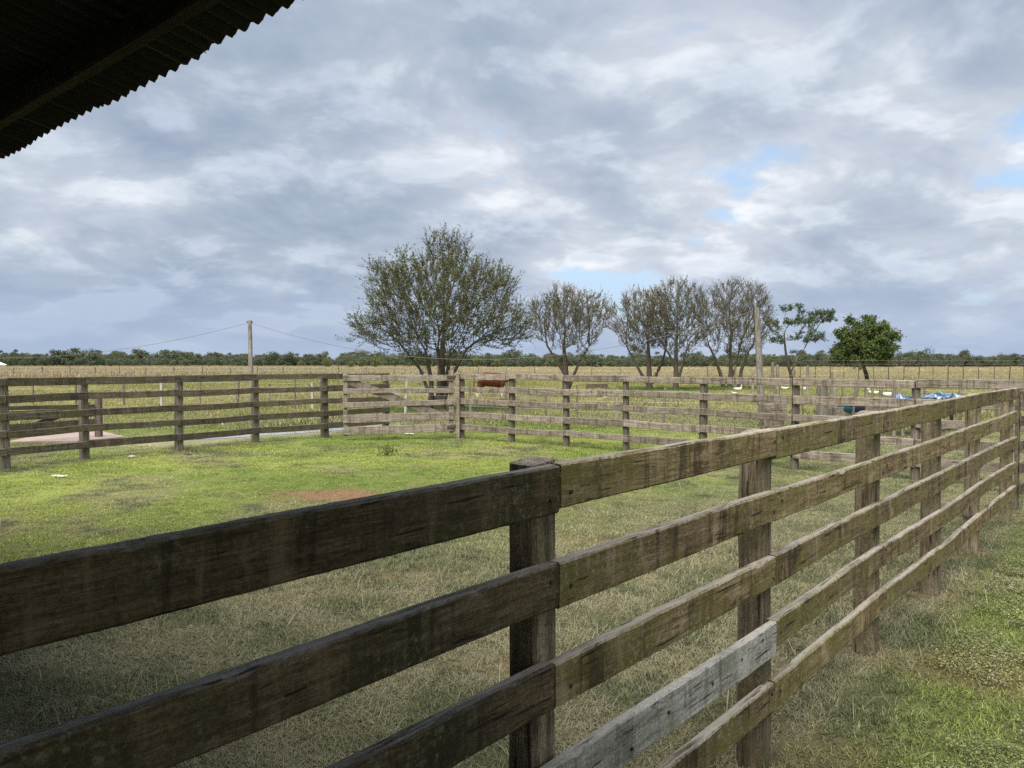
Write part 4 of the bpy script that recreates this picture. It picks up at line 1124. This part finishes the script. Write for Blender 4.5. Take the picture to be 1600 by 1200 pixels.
SHRUBS = [(117, 571.5, 11), (189, 571.5, 10), (236, 571.5, 9), (247, 571, 9), (320, 571.5, 14), (470, 574, 10), (511, 576, 17), (530, 573, 10), (548, 576, 11), (566, 575.5, 16), (586, 576, 18), (601, 574, 10), (616, 573.5, 16), (640, 574, 8), (655, 573, 8), (745, 574, 16), (777, 574, 12), (812, 573.5, 9), (842, 573, 11), (868, 574, 13), (925, 572.5, 12), (945, 572, 12), (1000, 572, 10), (1075, 573, 14), (1096, 573, 13), (1168, 573, 16), (1203, 573, 18), (1222, 572, 16), (1252, 573, 16), (1274, 572, 14)]
ORD = 'first second third fourth fifth sixth seventh eighth ninth tenth eleventh twelfth thirteenth fourteenth fifteenth sixteenth seventeenth eighteenth nineteenth twentieth'.split()
for i, (u, v, hp) in enumerate(SHRUBS):
    p = ground_at(u, v); h = hp / F_PX * p.y * 1.05
    root = empty('field_shrub', p, i * 1.3); root.scale = (h * (0.95 + 0.12 * (i % 3)),) * 2 + (h,)
    tag(root, ('large' if hp > 15 else ('middling' if hp > 11 else 'small')) + ' green shrub in the dry field before the woodland, ' + ((ORD[i] + ' from the left') if i < 20 else (ORD[29 - i] + ' from the right')), 'shrub', 'shrubs dotted over the dry field')
    a, b2 = SHRUB[i % 4]
    link_mesh('crown', a, root); link_mesh('stems', b2, root)

# ------------------------------------------------------------------ scattered growth (geometry nodes)
def scatter(name, label, cat, P, col, dry, scale, rotz, tilt, idx, sources, coll_name):
    coll = bpy.data.collections.new(coll_name)
    for s in sources: coll.objects.link(bpy.data.objects.new(s.name, s))
    me = bpy.data.meshes.new(name)
    n = len(P); me.vertices.add(n); me.vertices.foreach_set('co', np.asarray(P, np.float32).ravel())
    def attr(nm, typ, arr, key): me.attributes.new(nm, typ, 'POINT').data.foreach_set(key, np.ascontiguousarray(arr).ravel())
    attr('gcol', 'FLOAT_COLOR', np.concatenate([col, np.ones((n, 1))], 1).astype(np.float32), 'color')
    attr('dry', 'FLOAT', np.asarray(dry, np.float32), 'value')
    attr('sc', 'FLOAT_VECTOR', np.asarray(scale, np.float32), 'vector')
    attr('rot', 'FLOAT_VECTOR', np.stack([tilt[:, 0], tilt[:, 1], rotz], 1).astype(np.float32), 'vector')
    attr('pick', 'INT', np.asarray(idx, np.int32), 'value')
    o = link_mesh(name, me); tag(o, label, cat, None, 'stuff')
    ng = bpy.data.node_groups.new(name, 'GeometryNodeTree')
    ng.interface.new_socket('Geometry', in_out='INPUT', socket_type='NodeSocketGeometry'); ng.interface.new_socket('Geometry', in_out='OUTPUT', socket_type='NodeSocketGeometry')
    gi, go = ng.nodes.new('NodeGroupInput'), ng.nodes.new('NodeGroupOutput')
    ip = ng.nodes.new('GeometryNodeInstanceOnPoints'); ci = ng.nodes.new('GeometryNodeCollectionInfo')
    ci.inputs[0].default_value = coll; ci.inputs['Separate Children'].default_value = True; ci.inputs['Reset Children'].default_value = True
    def na(nm, typ):
        a = ng.nodes.new('GeometryNodeInputNamedAttribute'); a.data_type = typ; a.inputs['Name'].default_value = nm; return a.outputs['Attribute']
    L = ng.links.new
    L(gi.outputs[0], ip.inputs['Points']); L(ci.outputs[0], ip.inputs['Instance']); ip.inputs['Pick Instance'].default_value = True
    L(na('pick', 'INT'), ip.inputs['Instance Index']); L(na('rot', 'FLOAT_VECTOR'), ip.inputs['Rotation']); L(na('sc', 'FLOAT_VECTOR'), ip.inputs['Scale'])
    L(ip.outputs[0], go.inputs[0])
    o.modifiers.new('scatter', 'NODES').node_group = ng
    return o
def tuft_mesh(name, seed, blades, radius, length, width, lean, mat):
    rg = np.random.default_rng(seed); V = []; F = []; lv = []
    for b in range(blades):
        a = rg.uniform(0, 2 * math.pi); rr = radius * math.sqrt(rg.uniform()); p = np.array((math.cos(a) * rr, math.sin(a) * rr, -0.004))
        az = rg.uniform(0, 2 * math.pi); ln = length * rg.uniform(0.45, 1.25); th = lean * rg.uniform(0.3, 1.25)
        d = np.array((math.cos(az) * math.sin(th), math.sin(az) * math.sin(th), math.cos(th)))
        th2 = min(th + rg.uniform(0.2, 0.8), 1.62); d2 = np.array((math.cos(az) * math.sin(th2), math.sin(az) * math.sin(th2), math.cos(th2)))
        w = np.array((-math.sin(az + rg.uniform(-.7, .7)), math.cos(az), 0)) * width * rg.uniform(0.7, 1.3) / 2
        m = p + d * ln * 0.55; t = m + d2 * ln * 0.45; t[2] = max(t[2], 0.004)
        i = len(V); V += [p - w, p + w, m + w * 0.8, m - w * 0.8, t]; F += [(i, i+1, i+2), (i, i+2, i+3), (i+3, i+2, i+4)]
        lv += [rg.uniform()] * 5
    me = mesh_np(name, np.array(V), np.array(F), mat)
    me.attributes.new('lv', 'FLOAT', 'POINT').data.foreach_set('value', np.array(lv, np.float32))
    return me
def clover_mesh(name, seed, n, radius, mat):
    rg = np.random.default_rng(seed); V, F, lv = [], [], []
    for b in range(n):
        a = rg.uniform(0, 2 * math.pi); rr = radius * math.sqrt(rg.uniform()); z = rg.uniform(0.008, 0.045)
        c = np.array((math.cos(a) * rr, math.sin(a) * rr, z)); s = rg.uniform(0.003, 0.007); az = rg.uniform(0, 6.28)
        nx = np.array((math.cos(az), math.sin(az), rg.uniform(-.6, .6))); ny = np.array((-math.sin(az), math.cos(az), rg.uniform(-.6, .6)))
        i = len(V); V += [c - nx * s, c + ny * s * .6, c + nx * s, c - ny * s * .6]; F.append((i, i+1, i+2)); F.append((i, i+2, i+3)); lv += [rg.uniform()] * 4
    me = mesh_np(name, np.array(V), np.array(F), mat)
    me.attributes.new('lv', 'FLOAT', 'POINT').data.foreach_set('value', np.array(lv, np.float32))
    return me

def view_points(rg, dmin, dmax, density, half=0.86):
    """random ground points in a wide wedge in front of the viewer; density(d) per square metre by ring"""
    out = []
    edges = np.geomspace(dmin, dmax, 26)
    for a, b in zip(edges[:-1], edges[1:]):
        area = half * (b * b - a * a)
        n = int(area * density((a + b) / 2))
        y = np.sqrt(rg.uniform(a * a, b * b, n)); x = rg.uniform(-half, half, n) * y
        out.append(np.stack([x, y], 1))
    return np.concatenate(out)

def grow_grass():
    rg = np.random.default_rng(5)
    short = [tuft_mesh('short_tuft', 1 + i, 38, 0.075, 0.038, 0.0034, 1.0, M['blade']) for i in range(5)]
    long_ = [tuft_mesh('long_tuft', 11 + i, 34, 0.07, 0.068, 0.0034, 1.1, M['blade']) for i in range(4)]
    strands = [tuft_mesh('straw_strands', 51 + i, 7, 0.12, 0.17, 0.0034, 1.5, M['blade']) for i in range(3)]
    P = view_points(rg, 1.6, 26, lambda d: 420 if d < 6 else (270 if d < 10 else (95 if d < 16 else 42)))
    x, y = P[:, 0], P[:, 1]
    col, dry, bare = ground_colour(x, y)
    keep = rg.uniform(size=len(x)) > bare * 0.93
    x, y, col, dry = x[keep], y[keep], col[keep], dry[keep]
    n = len(x); d = np.hypot(x, y)
    t = (x - O_F.x) * E2.x + (y - O_F.y) * E2.y
    n2 = fbm(x * 1.1, y * 1.1, 71)
    isl = rg.uniform(size=n) < (0.10 + 0.55 * sstep(n2, 0.50, 0.66) * (dry > 0.3) + 0.15 * (np.abs(t) < 0.10))
    idx = np.where(isl, 5 + rg.integers(0, 4, n), rg.integers(0, 5, n))
    s = rg.uniform(0.7, 1.35, n) * (1 + sstep(d, 8, 22) * 0.9)
    sc = np.stack([s, s, s * rg.uniform(0.7, 1.2, n) * np.where(d > 9, 0.75, 1.0)], 1)
    col = col * rg.uniform(0.85, 1.35, (n, 1))
    # source collection order is alphabetical: long_tuft, short_tuft, straw_strands
    idx = np.where(idx >= 5, idx - 5, idx + 4)
    loose = (rg.uniform(size=n) < 0.07 * (dry > 0.3) * (d < 11)); idx = np.where(loose, 9 + rg.integers(0, 3, n), idx)
    darkc = sstep(fbm(x * 2.9, y * 2.9, 61), 0.50, 0.62)[:, None] * (0.35 + 0.65 * (dry > 0.3))[:, None]
    pale = sstep(fbm(x * 2.7, y * 2.7, 67), 0.55, 0.66)[:, None] * (dry > 0.3)[:, None]
    col = col * (1 - 0.3 * pale) + np.array((0.34, 0.305, 0.20)) * 0.3 * pale
    sc[:, 2] *= 0.75 + 0.35 * darkc[:, 0]
    col = col * (1 - 0.7 * darkc) + np.array((0.10, 0.125, 0.055)) * 0.7 * darkc
    col = np.where(loose[:, None], np.array((0.33, 0.29, 0.19)), col); dry = dry * (1 - 0.6 * darkc[:, 0]) * 0.8
    sc[loose] = np.repeat(rg.uniform(0.6, 1.2, (int(loose.sum()), 1)), 3, 1)
    scatter('grass', 'short green and straw-coloured grass over the pen and by the fences', 'grass', np.stack([x, y, np.zeros(n)], 1), col, dry, sc, rg.uniform(0, 6.28, n), rg.normal(0, 0.06, (n, 2)), idx, long_ + short + strands, 'tufts_near')
    # clover-like cover at the lower right
    cl = [clover_mesh('cover_patch', 21 + i, 110, 0.075, M['clover']) for i in range(4)]
    P = view_points(rg, 2.4, 8.5, lambda d: 330); x, y = P[:, 0], P[:, 1]
    t = (x - O_F.x) * E2.x + (y - O_F.y) * E2.y
    m = (t > 0.25) & (fbm(x * 0.9, y * 0.9, 83) + 0.10 * sstep(y, 6.5, 4.5) > 0.52)
    x, y = x[m], y[m]; n = len(x); col, dry, bare = ground_colour(x, y)
    col = col * 0.6 + np.array((0.16, 0.175, 0.075)) * 0.4
    scatter('ground_cover', 'tiny-leaved pale ground cover in the lower right corner', 'ground cover', np.stack([x, y, np.zeros(n)], 1), col * rg.uniform(0.7, 1.2, (n, 1)), 0.10 + 0.25 * sstep(fbm(x * 2.0, y * 2.0, 87), 0.5, 0.65), np.repeat(rg.uniform(0.7, 1.3, (n, 1)), 3, 1), rg.uniform(0, 6.28, n), rg.normal(0, 0.05, (n, 2)), rg.integers(0, 4, n), cl, 'cover_near')
    # pasture
    mid = [tuft_mesh('pasture_tuft', 31 + i, 34, 0.28, 0.15, 0.014, 0.8, M['blade']) for i in range(4)]
    P = view_points(rg, 20, 95, lambda d: 14 if d < 40 else 6); x, y = P[:, 0], P[:, 1]
    col, dry, bare = ground_colour(x, y); keep = rg.uniform(size=len(x)) > bare; x, y, col, dry = x[keep], y[keep], col[keep], dry[keep]; n = len(x)
    s = rg.uniform(0.6, 1.3, n) * (0.75 + 0.7 * sstep(fbm(x * 0.2, y * 0.2, 91), 0.5, 0.7)) * (1 + 0.5 * sstep(y, 40, 80))
    scatter('pasture_grass', 'yellow-green pasture grass beyond the pen', 'grass', np.stack([x, y, np.zeros(n)], 1), col * rg.uniform(0.85, 1.2, (n, 1)), dry, np.repeat(s[:, None], 3, 1), rg.uniform(0, 6.28, n), rg.normal(0, 0.05, (n, 2)), rg.integers(0, 4, n), mid, 'tufts_mid')
    tall = [tuft_mesh('field_tuft', 41 + i, 40, 0.9, 0.75, 0.05, 0.45, M['blade']) for i in range(4)]
    P = view_points(rg, 84, 330, lambda d: 1.1 if d < 140 else 0.35); x, y = P[:, 0], P[:, 1]
    col, dry, bare = ground_colour(x, y); n = len(x)
    left = sstep(x + 0.12 * y, 25, -5)        # taller stand on the left
    s = rg.uniform(0.5, 1.1, n) * (0.45 + 0.55 * left)
    scatter('dry_field_grass', 'tall dry straw-coloured grass of the far field', 'grass', np.stack([x, y, np.zeros(n)], 1), col * rg.uniform(0.85, 1.2, (n, 1)), dry * 0.8, np.repeat(s[:, None], 3, 1), rg.uniform(0, 6.28, n), rg.normal(0, 0.05, (n, 2)), rg.integers(0, 4, n), tall, 'tufts_far')
grow_grass()

def woodland():
    rg = np.random.default_rng(77)
    srcs = []
    for k in range(7):
        r2 = np.random.default_rng(200 + k); pts = []
        nl = 8 + k % 3
        for j in range(nl):
            c = np.array((r2.uniform(-0.33, 0.33), r2.uniform(-0.3, 0.3), r2.uniform(0.12, 0.88))); rr = r2.uniform(0.10, 0.26)
            q = r2.normal(size=(120, 3)); q /= np.linalg.norm(q, axis=1, keepdims=True); pts.append(c + q * rr * r2.uniform(0.3, 1.25, (120, 1)) * np.array((1.3, 1.3, 0.75)))
        p = np.concatenate(pts); V, F = leaf_cards(p, r2, 0.072, 0.7)
        tr, tf = tubes([stem([(0, 0, -0.02), (0.02, 0, 0.3), (0.0, 0, 0.7)], 0.03, 0.015), stem([(0.02, 0, 0.25), (0.15, 0, 0.45), (0.24, 0, 0.65)], 0.018, 0.008), stem([(0.0, 0, 0.25), (-0.12, 0, 0.5), (-0.2, 0, 0.7)], 0.018, 0.008)], 4)
        me = mesh_np('wood_tree', np.concatenate([V, tr]), np.concatenate([F, tf + len(V)]), M['leaf_wood'])
        tone = np.concatenate([np.repeat(np.clip(0.1 + 0.9 * clumpy(p, 4.0, k) * (0.3 + p[:, 2]), 0, 0.99), 4), np.full(len(tr), 0.05)])
        me.attributes.new('lv', 'FLOAT', 'POINT').data.foreach_set('value', tone.astype(np.float32))
        srcs.append(me)
    y = rg.uniform(265, 400, 3000); x = rg.uniform(-1.05, 1.05, 3000) * y
    u = 800 + F_PX * x / y
    h = (1.6 + 6.0 * fbm(x * 0.05, y * 0.03, 19, 4)) * rg.uniform(0.45, 1.25, len(x)) * (y / 330) ** 0.8
    h *= np.where(rg.uniform(size=len(x)) < 0.07, 1.4, 1.0)
    sc = np.stack([h * rg.uniform(0.65, 1.3, len(x)), h * rg.uniform(0.65, 1.2, len(x)), h], 1)
    n = len(x)
    scatter('far_woodland', 'dark low belt of woodland along the horizon', 'woodland', np.stack([x, y, np.zeros(n)], 1), np.ones((n, 3)) * 0.1, np.zeros(n), sc, rg.uniform(0, 6.28, n), np.zeros((n, 2)), rg.integers(0, 7, n), srcs, 'wood_trees')
woodland()

# ------------------------------------------------------------------ animals
def skin_mesh(name, verts, edges, radii, mat, sub=2):
    me = bpy.data.meshes.new(name); me.from_pydata(verts, edges, []); me.materials.append(mat)
    o = bpy.data.objects.new(name, me)
    COL.objects.link(o)
    sk = o.modifiers.new('skin', 'SKIN'); sk.use_smooth_shade = True
    for i, r in enumerate(radii):
        me.skin_vertices[0].data[i].radius = r if isinstance(r, tuple) else (r, r)
    me.skin_vertices[0].data[0].use_root = True
    ss = o.modifiers.new('sub', 'SUBSURF'); ss.levels = sub; ss.render_levels = sub
    return o
def cow():
    g = at_depth(770, 38.0)
    root = empty('cow', g, R(8)); root.scale = (0.93,) * 3; tag(root, 'red-brown cow with white feet seen through the rails beyond the far fence', 'cow')
    v = [(-0.05, 0, 0.93), (-0.45, 0, 0.97), (-0.72, 0, 0.95), (0.35, 0, 0.93), (0.58, 0, 0.95), (0.76, 0, 1.04), (0.93, -0.03, 1.10), (1.08, -0.06, 1.02), (1.20, -0.09, 0.90)]
    r = [(0.38, 0.42), (0.36, 0.38), (0.25, 0.28), (0.35, 0.40), (0.28, 0.33), (0.17, 0.23), (0.14, 0.16), (0.11, 0.12), (0.08, 0.08)]
    e = [(0, 1), (1, 2), (0, 3), (3, 4), (4, 5), (5, 6), (6, 7), (7, 8)]
    def leg(att, pts, rad):
        prev = att
        for p, q in zip(pts, rad): v.append(p); r.append((q, q)); e.append((prev, len(v) - 1)); prev = len(v) - 1
    for s, dx in ((-1, -0.13), (1, 0.12)):
        leg(1, [(-0.62 + dx * 0.3, s * 0.15, 0.72), (-0.66 + dx * 0.7, s * 0.16, 0.50), (-0.74 + dx, s * 0.16, 0.34), (-0.70 + dx, s * 0.16, 0.08), (-0.66 + dx, s * 0.16, 0.03)], [0.19, 0.11, 0.07, 0.055, 0.065])
    for s, dx in ((-1, 0.05), (1, -0.07)):
        leg(4, [(0.42 + dx * .5, s * 0.14, 0.66), (0.42 + dx, s * 0.14, 0.42), (0.42 + dx, s * 0.14, 0.25), (0.42 + dx, s * 0.14, 0.08), (0.45 + dx, s * 0.14, 0.03)], [0.15, 0.09, 0.07, 0.055, 0.065])
    o = skin_mesh('body', v, e, r, M['cow']); o.parent = root
    t = skin_mesh('tail', [(-0.88, 0, 1.10), (-0.99, 0, 0.95), (-1.0, 0, 0.72), (-1.01, 0, 0.58), (-1.0, 0, 0.45)], [(0, 1), (1, 2), (2, 3), (3, 4)], [0.035, 0.026, 0.022, 0.04, 0.02], M['hoof'], 1); t.parent = root
    for s in (-1, 1):
        h = skin_mesh('ear', [(0.93, s * 0.10 - 0.03, 1.17), (0.90, s * 0.19 - 0.03, 1.19), (0.88, s * 0.26 - 0.03, 1.15)], [(0, 1), (1, 2)], [0.03, 0.045, 0.015], M['hoof'], 1); h.parent = root
cow()

def tube_body(pts, radii, k=10):
    P = np.array(pts, float); V, F = [], []
    n = len(P)
    for i in range(n):
        T = P[min(i + 1, n - 1)] - P[max(i - 1, 0)]; T /= np.linalg.norm(T)
        A = np.array((0, 1.0, 0)); C = np.cross(A, T)
        rw, rh = radii[i] if isinstance(radii[i], tuple) else (radii[i], radii[i])
        for j in range(k):
            a = 2 * math.pi * j / k; V.append(P[i] + A * math.cos(a) * rw + C * math.sin(a) * rh)
    F = [(i*k + j, i*k + (j+1) % k, (i+1)*k + (j+1) % k, (i+1)*k + j) for i in range(n - 1) for j in range(k)] + [tuple(range(k - 1, -1, -1)), tuple(range((n-1)*k, n*k))]
    return V, F
def duck(label, u, v, L, face, pose, group='white ducks and geese on the grass'):
    """pose: 'up' neck raised, 'rest' lying, 'feed' head down, 'walk'"""
    g = ground_at(u, v); root = empty('white_duck', g, 0 if face > 0 else math.pi); L *= 0.88; root.scale = (L,) * 3
    z = 0.22 if pose == 'rest' else 0.36
    body = [(-0.55, 0, z + 0.14), (-0.45, 0, z + 0.10), (-0.25, 0, z + 0.02), (0.0, 0, z), (0.22, 0, z + 0.02), (0.34, 0, z + 0.10)]
    rad = [0.02, (0.08, 0.05), (0.17, 0.14), (0.21, 0.18), (0.16, 0.16), (0.10, 0.11)]
    if pose in ('up', 'walk'): neck = [(0.38, 0, z + 0.24), (0.38, 0, z + 0.42), (0.42, 0, z + 0.52), (0.50, 0, z + 0.53)]
    elif pose == 'rest': neck = [(0.40, 0, z + 0.20), (0.38, 0, z + 0.30), (0.42, 0, z + 0.35), (0.50, 0, z + 0.33)]
    else: neck = [(0.46, 0, z + 0.08), (0.55, 0, z - 0.06), (0.60, 0, z - 0.18), (0.64, 0, z - 0.25)]
    V, F = tube_body(body + neck, rad + [0.06, 0.05, 0.065, 0.05])
    o = link_mesh('body', make_mesh('body', V, F, M['feather'], True), root)
    e = np.array(neck[-1]); d = e - np.array(neck[-2]); d /= np.linalg.norm(d)
    V, F = tube_body([e, e + d * 0.06, e + d * 0.14], [(0.04, 0.03), (0.035, 0.02), (0.03, 0.01)], 6)
    link_mesh('beak', make_mesh('beak', V, F, M['beak']), root)
    if pose != 'rest':
        for s in (-1, 1):
            V, F = tube_body([(0.02, s * 0.09, z - 0.12), (0.0, s * 0.09, 0.10), (0.05, s * 0.09, 0.01), (0.14, s * 0.09, 0.006)], [0.03, 0.02, 0.02, (0.05, 0.008)], 6)
            link_mesh('leg', make_mesh('leg', V, F, M['beak']), root)
    tag(root, label, 'duck', group)
duck('white duck walking with head low, seen between the lower rails of the left fence', 336, 667, 0.40, 1, 'feed')
duck('white duck on the grass between the upper rails of the far fence, centre', 946, 624.5, 0.36, 1, 'feed')
duck('white goose with raised neck on the green grass left of the leaning pole', 1153, 613, 0.60, 1, 'up')
duck('small white duck lying just in front of the goose with raised neck', 1147, 616, 0.34, -1, 'rest')
duck('white duck resting just right of the leaning pole', 1226, 609.5, 0.58, -1, 'rest')
duck('plump white duck resting right of the far fence post that stands past the leaning pole', 1257, 610.5, 0.62, -1, 'rest')
duck('large white goose resting left of the grey post beyond the right fence', 1365, 618, 0.72, -1, 'rest')
duck('large white goose resting right of the grey post beyond the right fence', 1387, 621.5, 0.78, 1, 'rest')
duck('tiny white duck far right beyond the fence, left of the blue sheet', 1416, 608, 0.40, 1, 'rest')

# ------------------------------------------------------------------ small things
def paper(label, u, v, L, wd, seed):
    rg = random.Random(seed); nx, ny = 8, 4; V = []
    for j in range(ny):
        for i in range(nx):
            V.append((L * (i / (nx - 1) - 0.5), wd * (j / (ny - 1) - 0.5) * rg.uniform(0.85, 1.1), 0.028 + rg.uniform(0, 0.022)))
    F = [(j*nx + i, j*nx + i + 1, (j+1)*nx + i + 1, (j+1)*nx + i) for j in range(ny - 1) for i in range(nx - 1)]
    o = link_mesh('paper_scrap', make_mesh('paper_scrap', V, F, M['paper']), None, ground_at(u, v), (0, 0, rg.uniform(-0.2, 0.2)))
    so = o.modifiers.new('thick', 'SOLIDIFY'); so.thickness = 0.002
    tag(o, label, 'litter')
paper('flat white scrap lying on the grass at the left of the pen', 93, 747, 0.21, 0.09, 1)
paper('small white scrap in the grass below the left fence', 206, 716, 0.10, 0.12, 2)
paper('white scrap under the bottom board of the braced gate', 640, 680, 0.22, 0.14, 3)
def dung(label, u, v, r, seed):
    rg = np.random.default_rng(seed); k, m = 12, 5; V, F = [], []
    for j in range(m):
        f = j / (m - 1)
        for i in range(k):
            a = 2 * math.pi * i / k; q = r * (1 - f ** 1.6) * rg.uniform(0.8, 1.2) + 0.002; V.append((math.cos(a) * q, math.sin(a) * q, r * 0.55 * f))
    F = [(j*k + i, j*k + (i+1) % k, (j+1)*k + (i+1) % k, (j+1)*k + i) for j in range(m - 1) for i in range(k)] + [tuple(range((m-1)*k, m*k))]
    o = link_mesh('dung_pile', make_mesh('dung_pile', V, F, M['dung'], True), None, ground_at(u, v)); tag(o, label, 'dung')
dung('dark dung lump on the grass at the foot of the left fence', 291, 711, 0.075, 1)
dung('small dark dung lump on the lawn in front of the braced gate', 581, 696, 0.045, 2)
dung('dark dung lump on trampled ground behind the foreground fence', 1312, 866, 0.05, 3)
def weed():
    g = ground_at(605, 712); root = empty('weed_tuft', g); tag(root, 'small leafy weed standing in the pen in front of the gate', 'weed')
    rg = np.random.default_rng(8); p = rg.normal(size=(140, 3)) * np.array((0.09, 0.09, 0.05)) + np.array((0, 0, 0.10)); p[:, 2] = np.abs(p[:, 2])
    leaf_object('leaves', p, rg, 0.05, M['leaf_shrub'], 0.6, root)
    V, F = tubes([stem([(0, 0, 0), (0.01 * i, 0.005 * i, 0.06), (0.025 * i, 0.0, 0.13)], 0.004, 0.002) for i in (-2, -1, 0, 1, 2)], 4)
    link_mesh('stems', mesh_np('stems', V, F, M['leaf_shrub']), root)
weed()
def pallet():
    a = at_depth(916, 50.0); root = empty('timber_pallet', a); tag(root, 'dark low stack of boards lying on the grass below the half-bare trees', 'boards')
    for k, (x0, x1, z, q) in enumerate(((0, 0.62, 0.06, 0), (0, 0.62, 0.20, 0.02), (0.66, 1.42, 0.06, 0.0), (0.66, 1.42, 0.19, 0.05), (0.05, 1.38, 0.29, 0.1))):
        o = link_mesh('board', plank_mesh('board', x1 - x0, 0.10, 0.5, M['bark'], 990 + k, 6, None, 0.003), root); lay(o, Vector((x0, q, z)), Vector((x1, q, z)))
pallet()
def white_hut():
    p = at_depth(-8, 230.0); root = empty('white_hut', p); tag(root, 'white gabled hut at the far left edge before the woodland', 'hut')
    v = [(-2, -2, 0), (2, -2, 0), (2, 2, 0), (-2, 2, 0), (-2, -2, 1.0), (2, -2, 1.0), (2, 2, 1.0), (-2, 2, 1.0)]
    link_mesh('wall', make_mesh('wall', v, [(0, 1, 5, 4), (1, 2, 6, 5), (2, 3, 7, 6), (3, 0, 4, 7)], M['white_paint']), root)
    v = [(-2.3, -2.3, 0.95), (2.3, -2.3, 0.95), (2.3, 2.3, 0.95), (-2.3, 2.3, 0.95), (-0.3, -2.3, 2.0), (-0.3, 2.3, 2.0)]
    link_mesh('roof', make_mesh('roof', v, [(0, 1, 4), (2, 3, 5), (1, 2, 5, 4), (3, 0, 4, 5), (0, 3, 2, 1)], M['white_paint']), root)
white_hut()
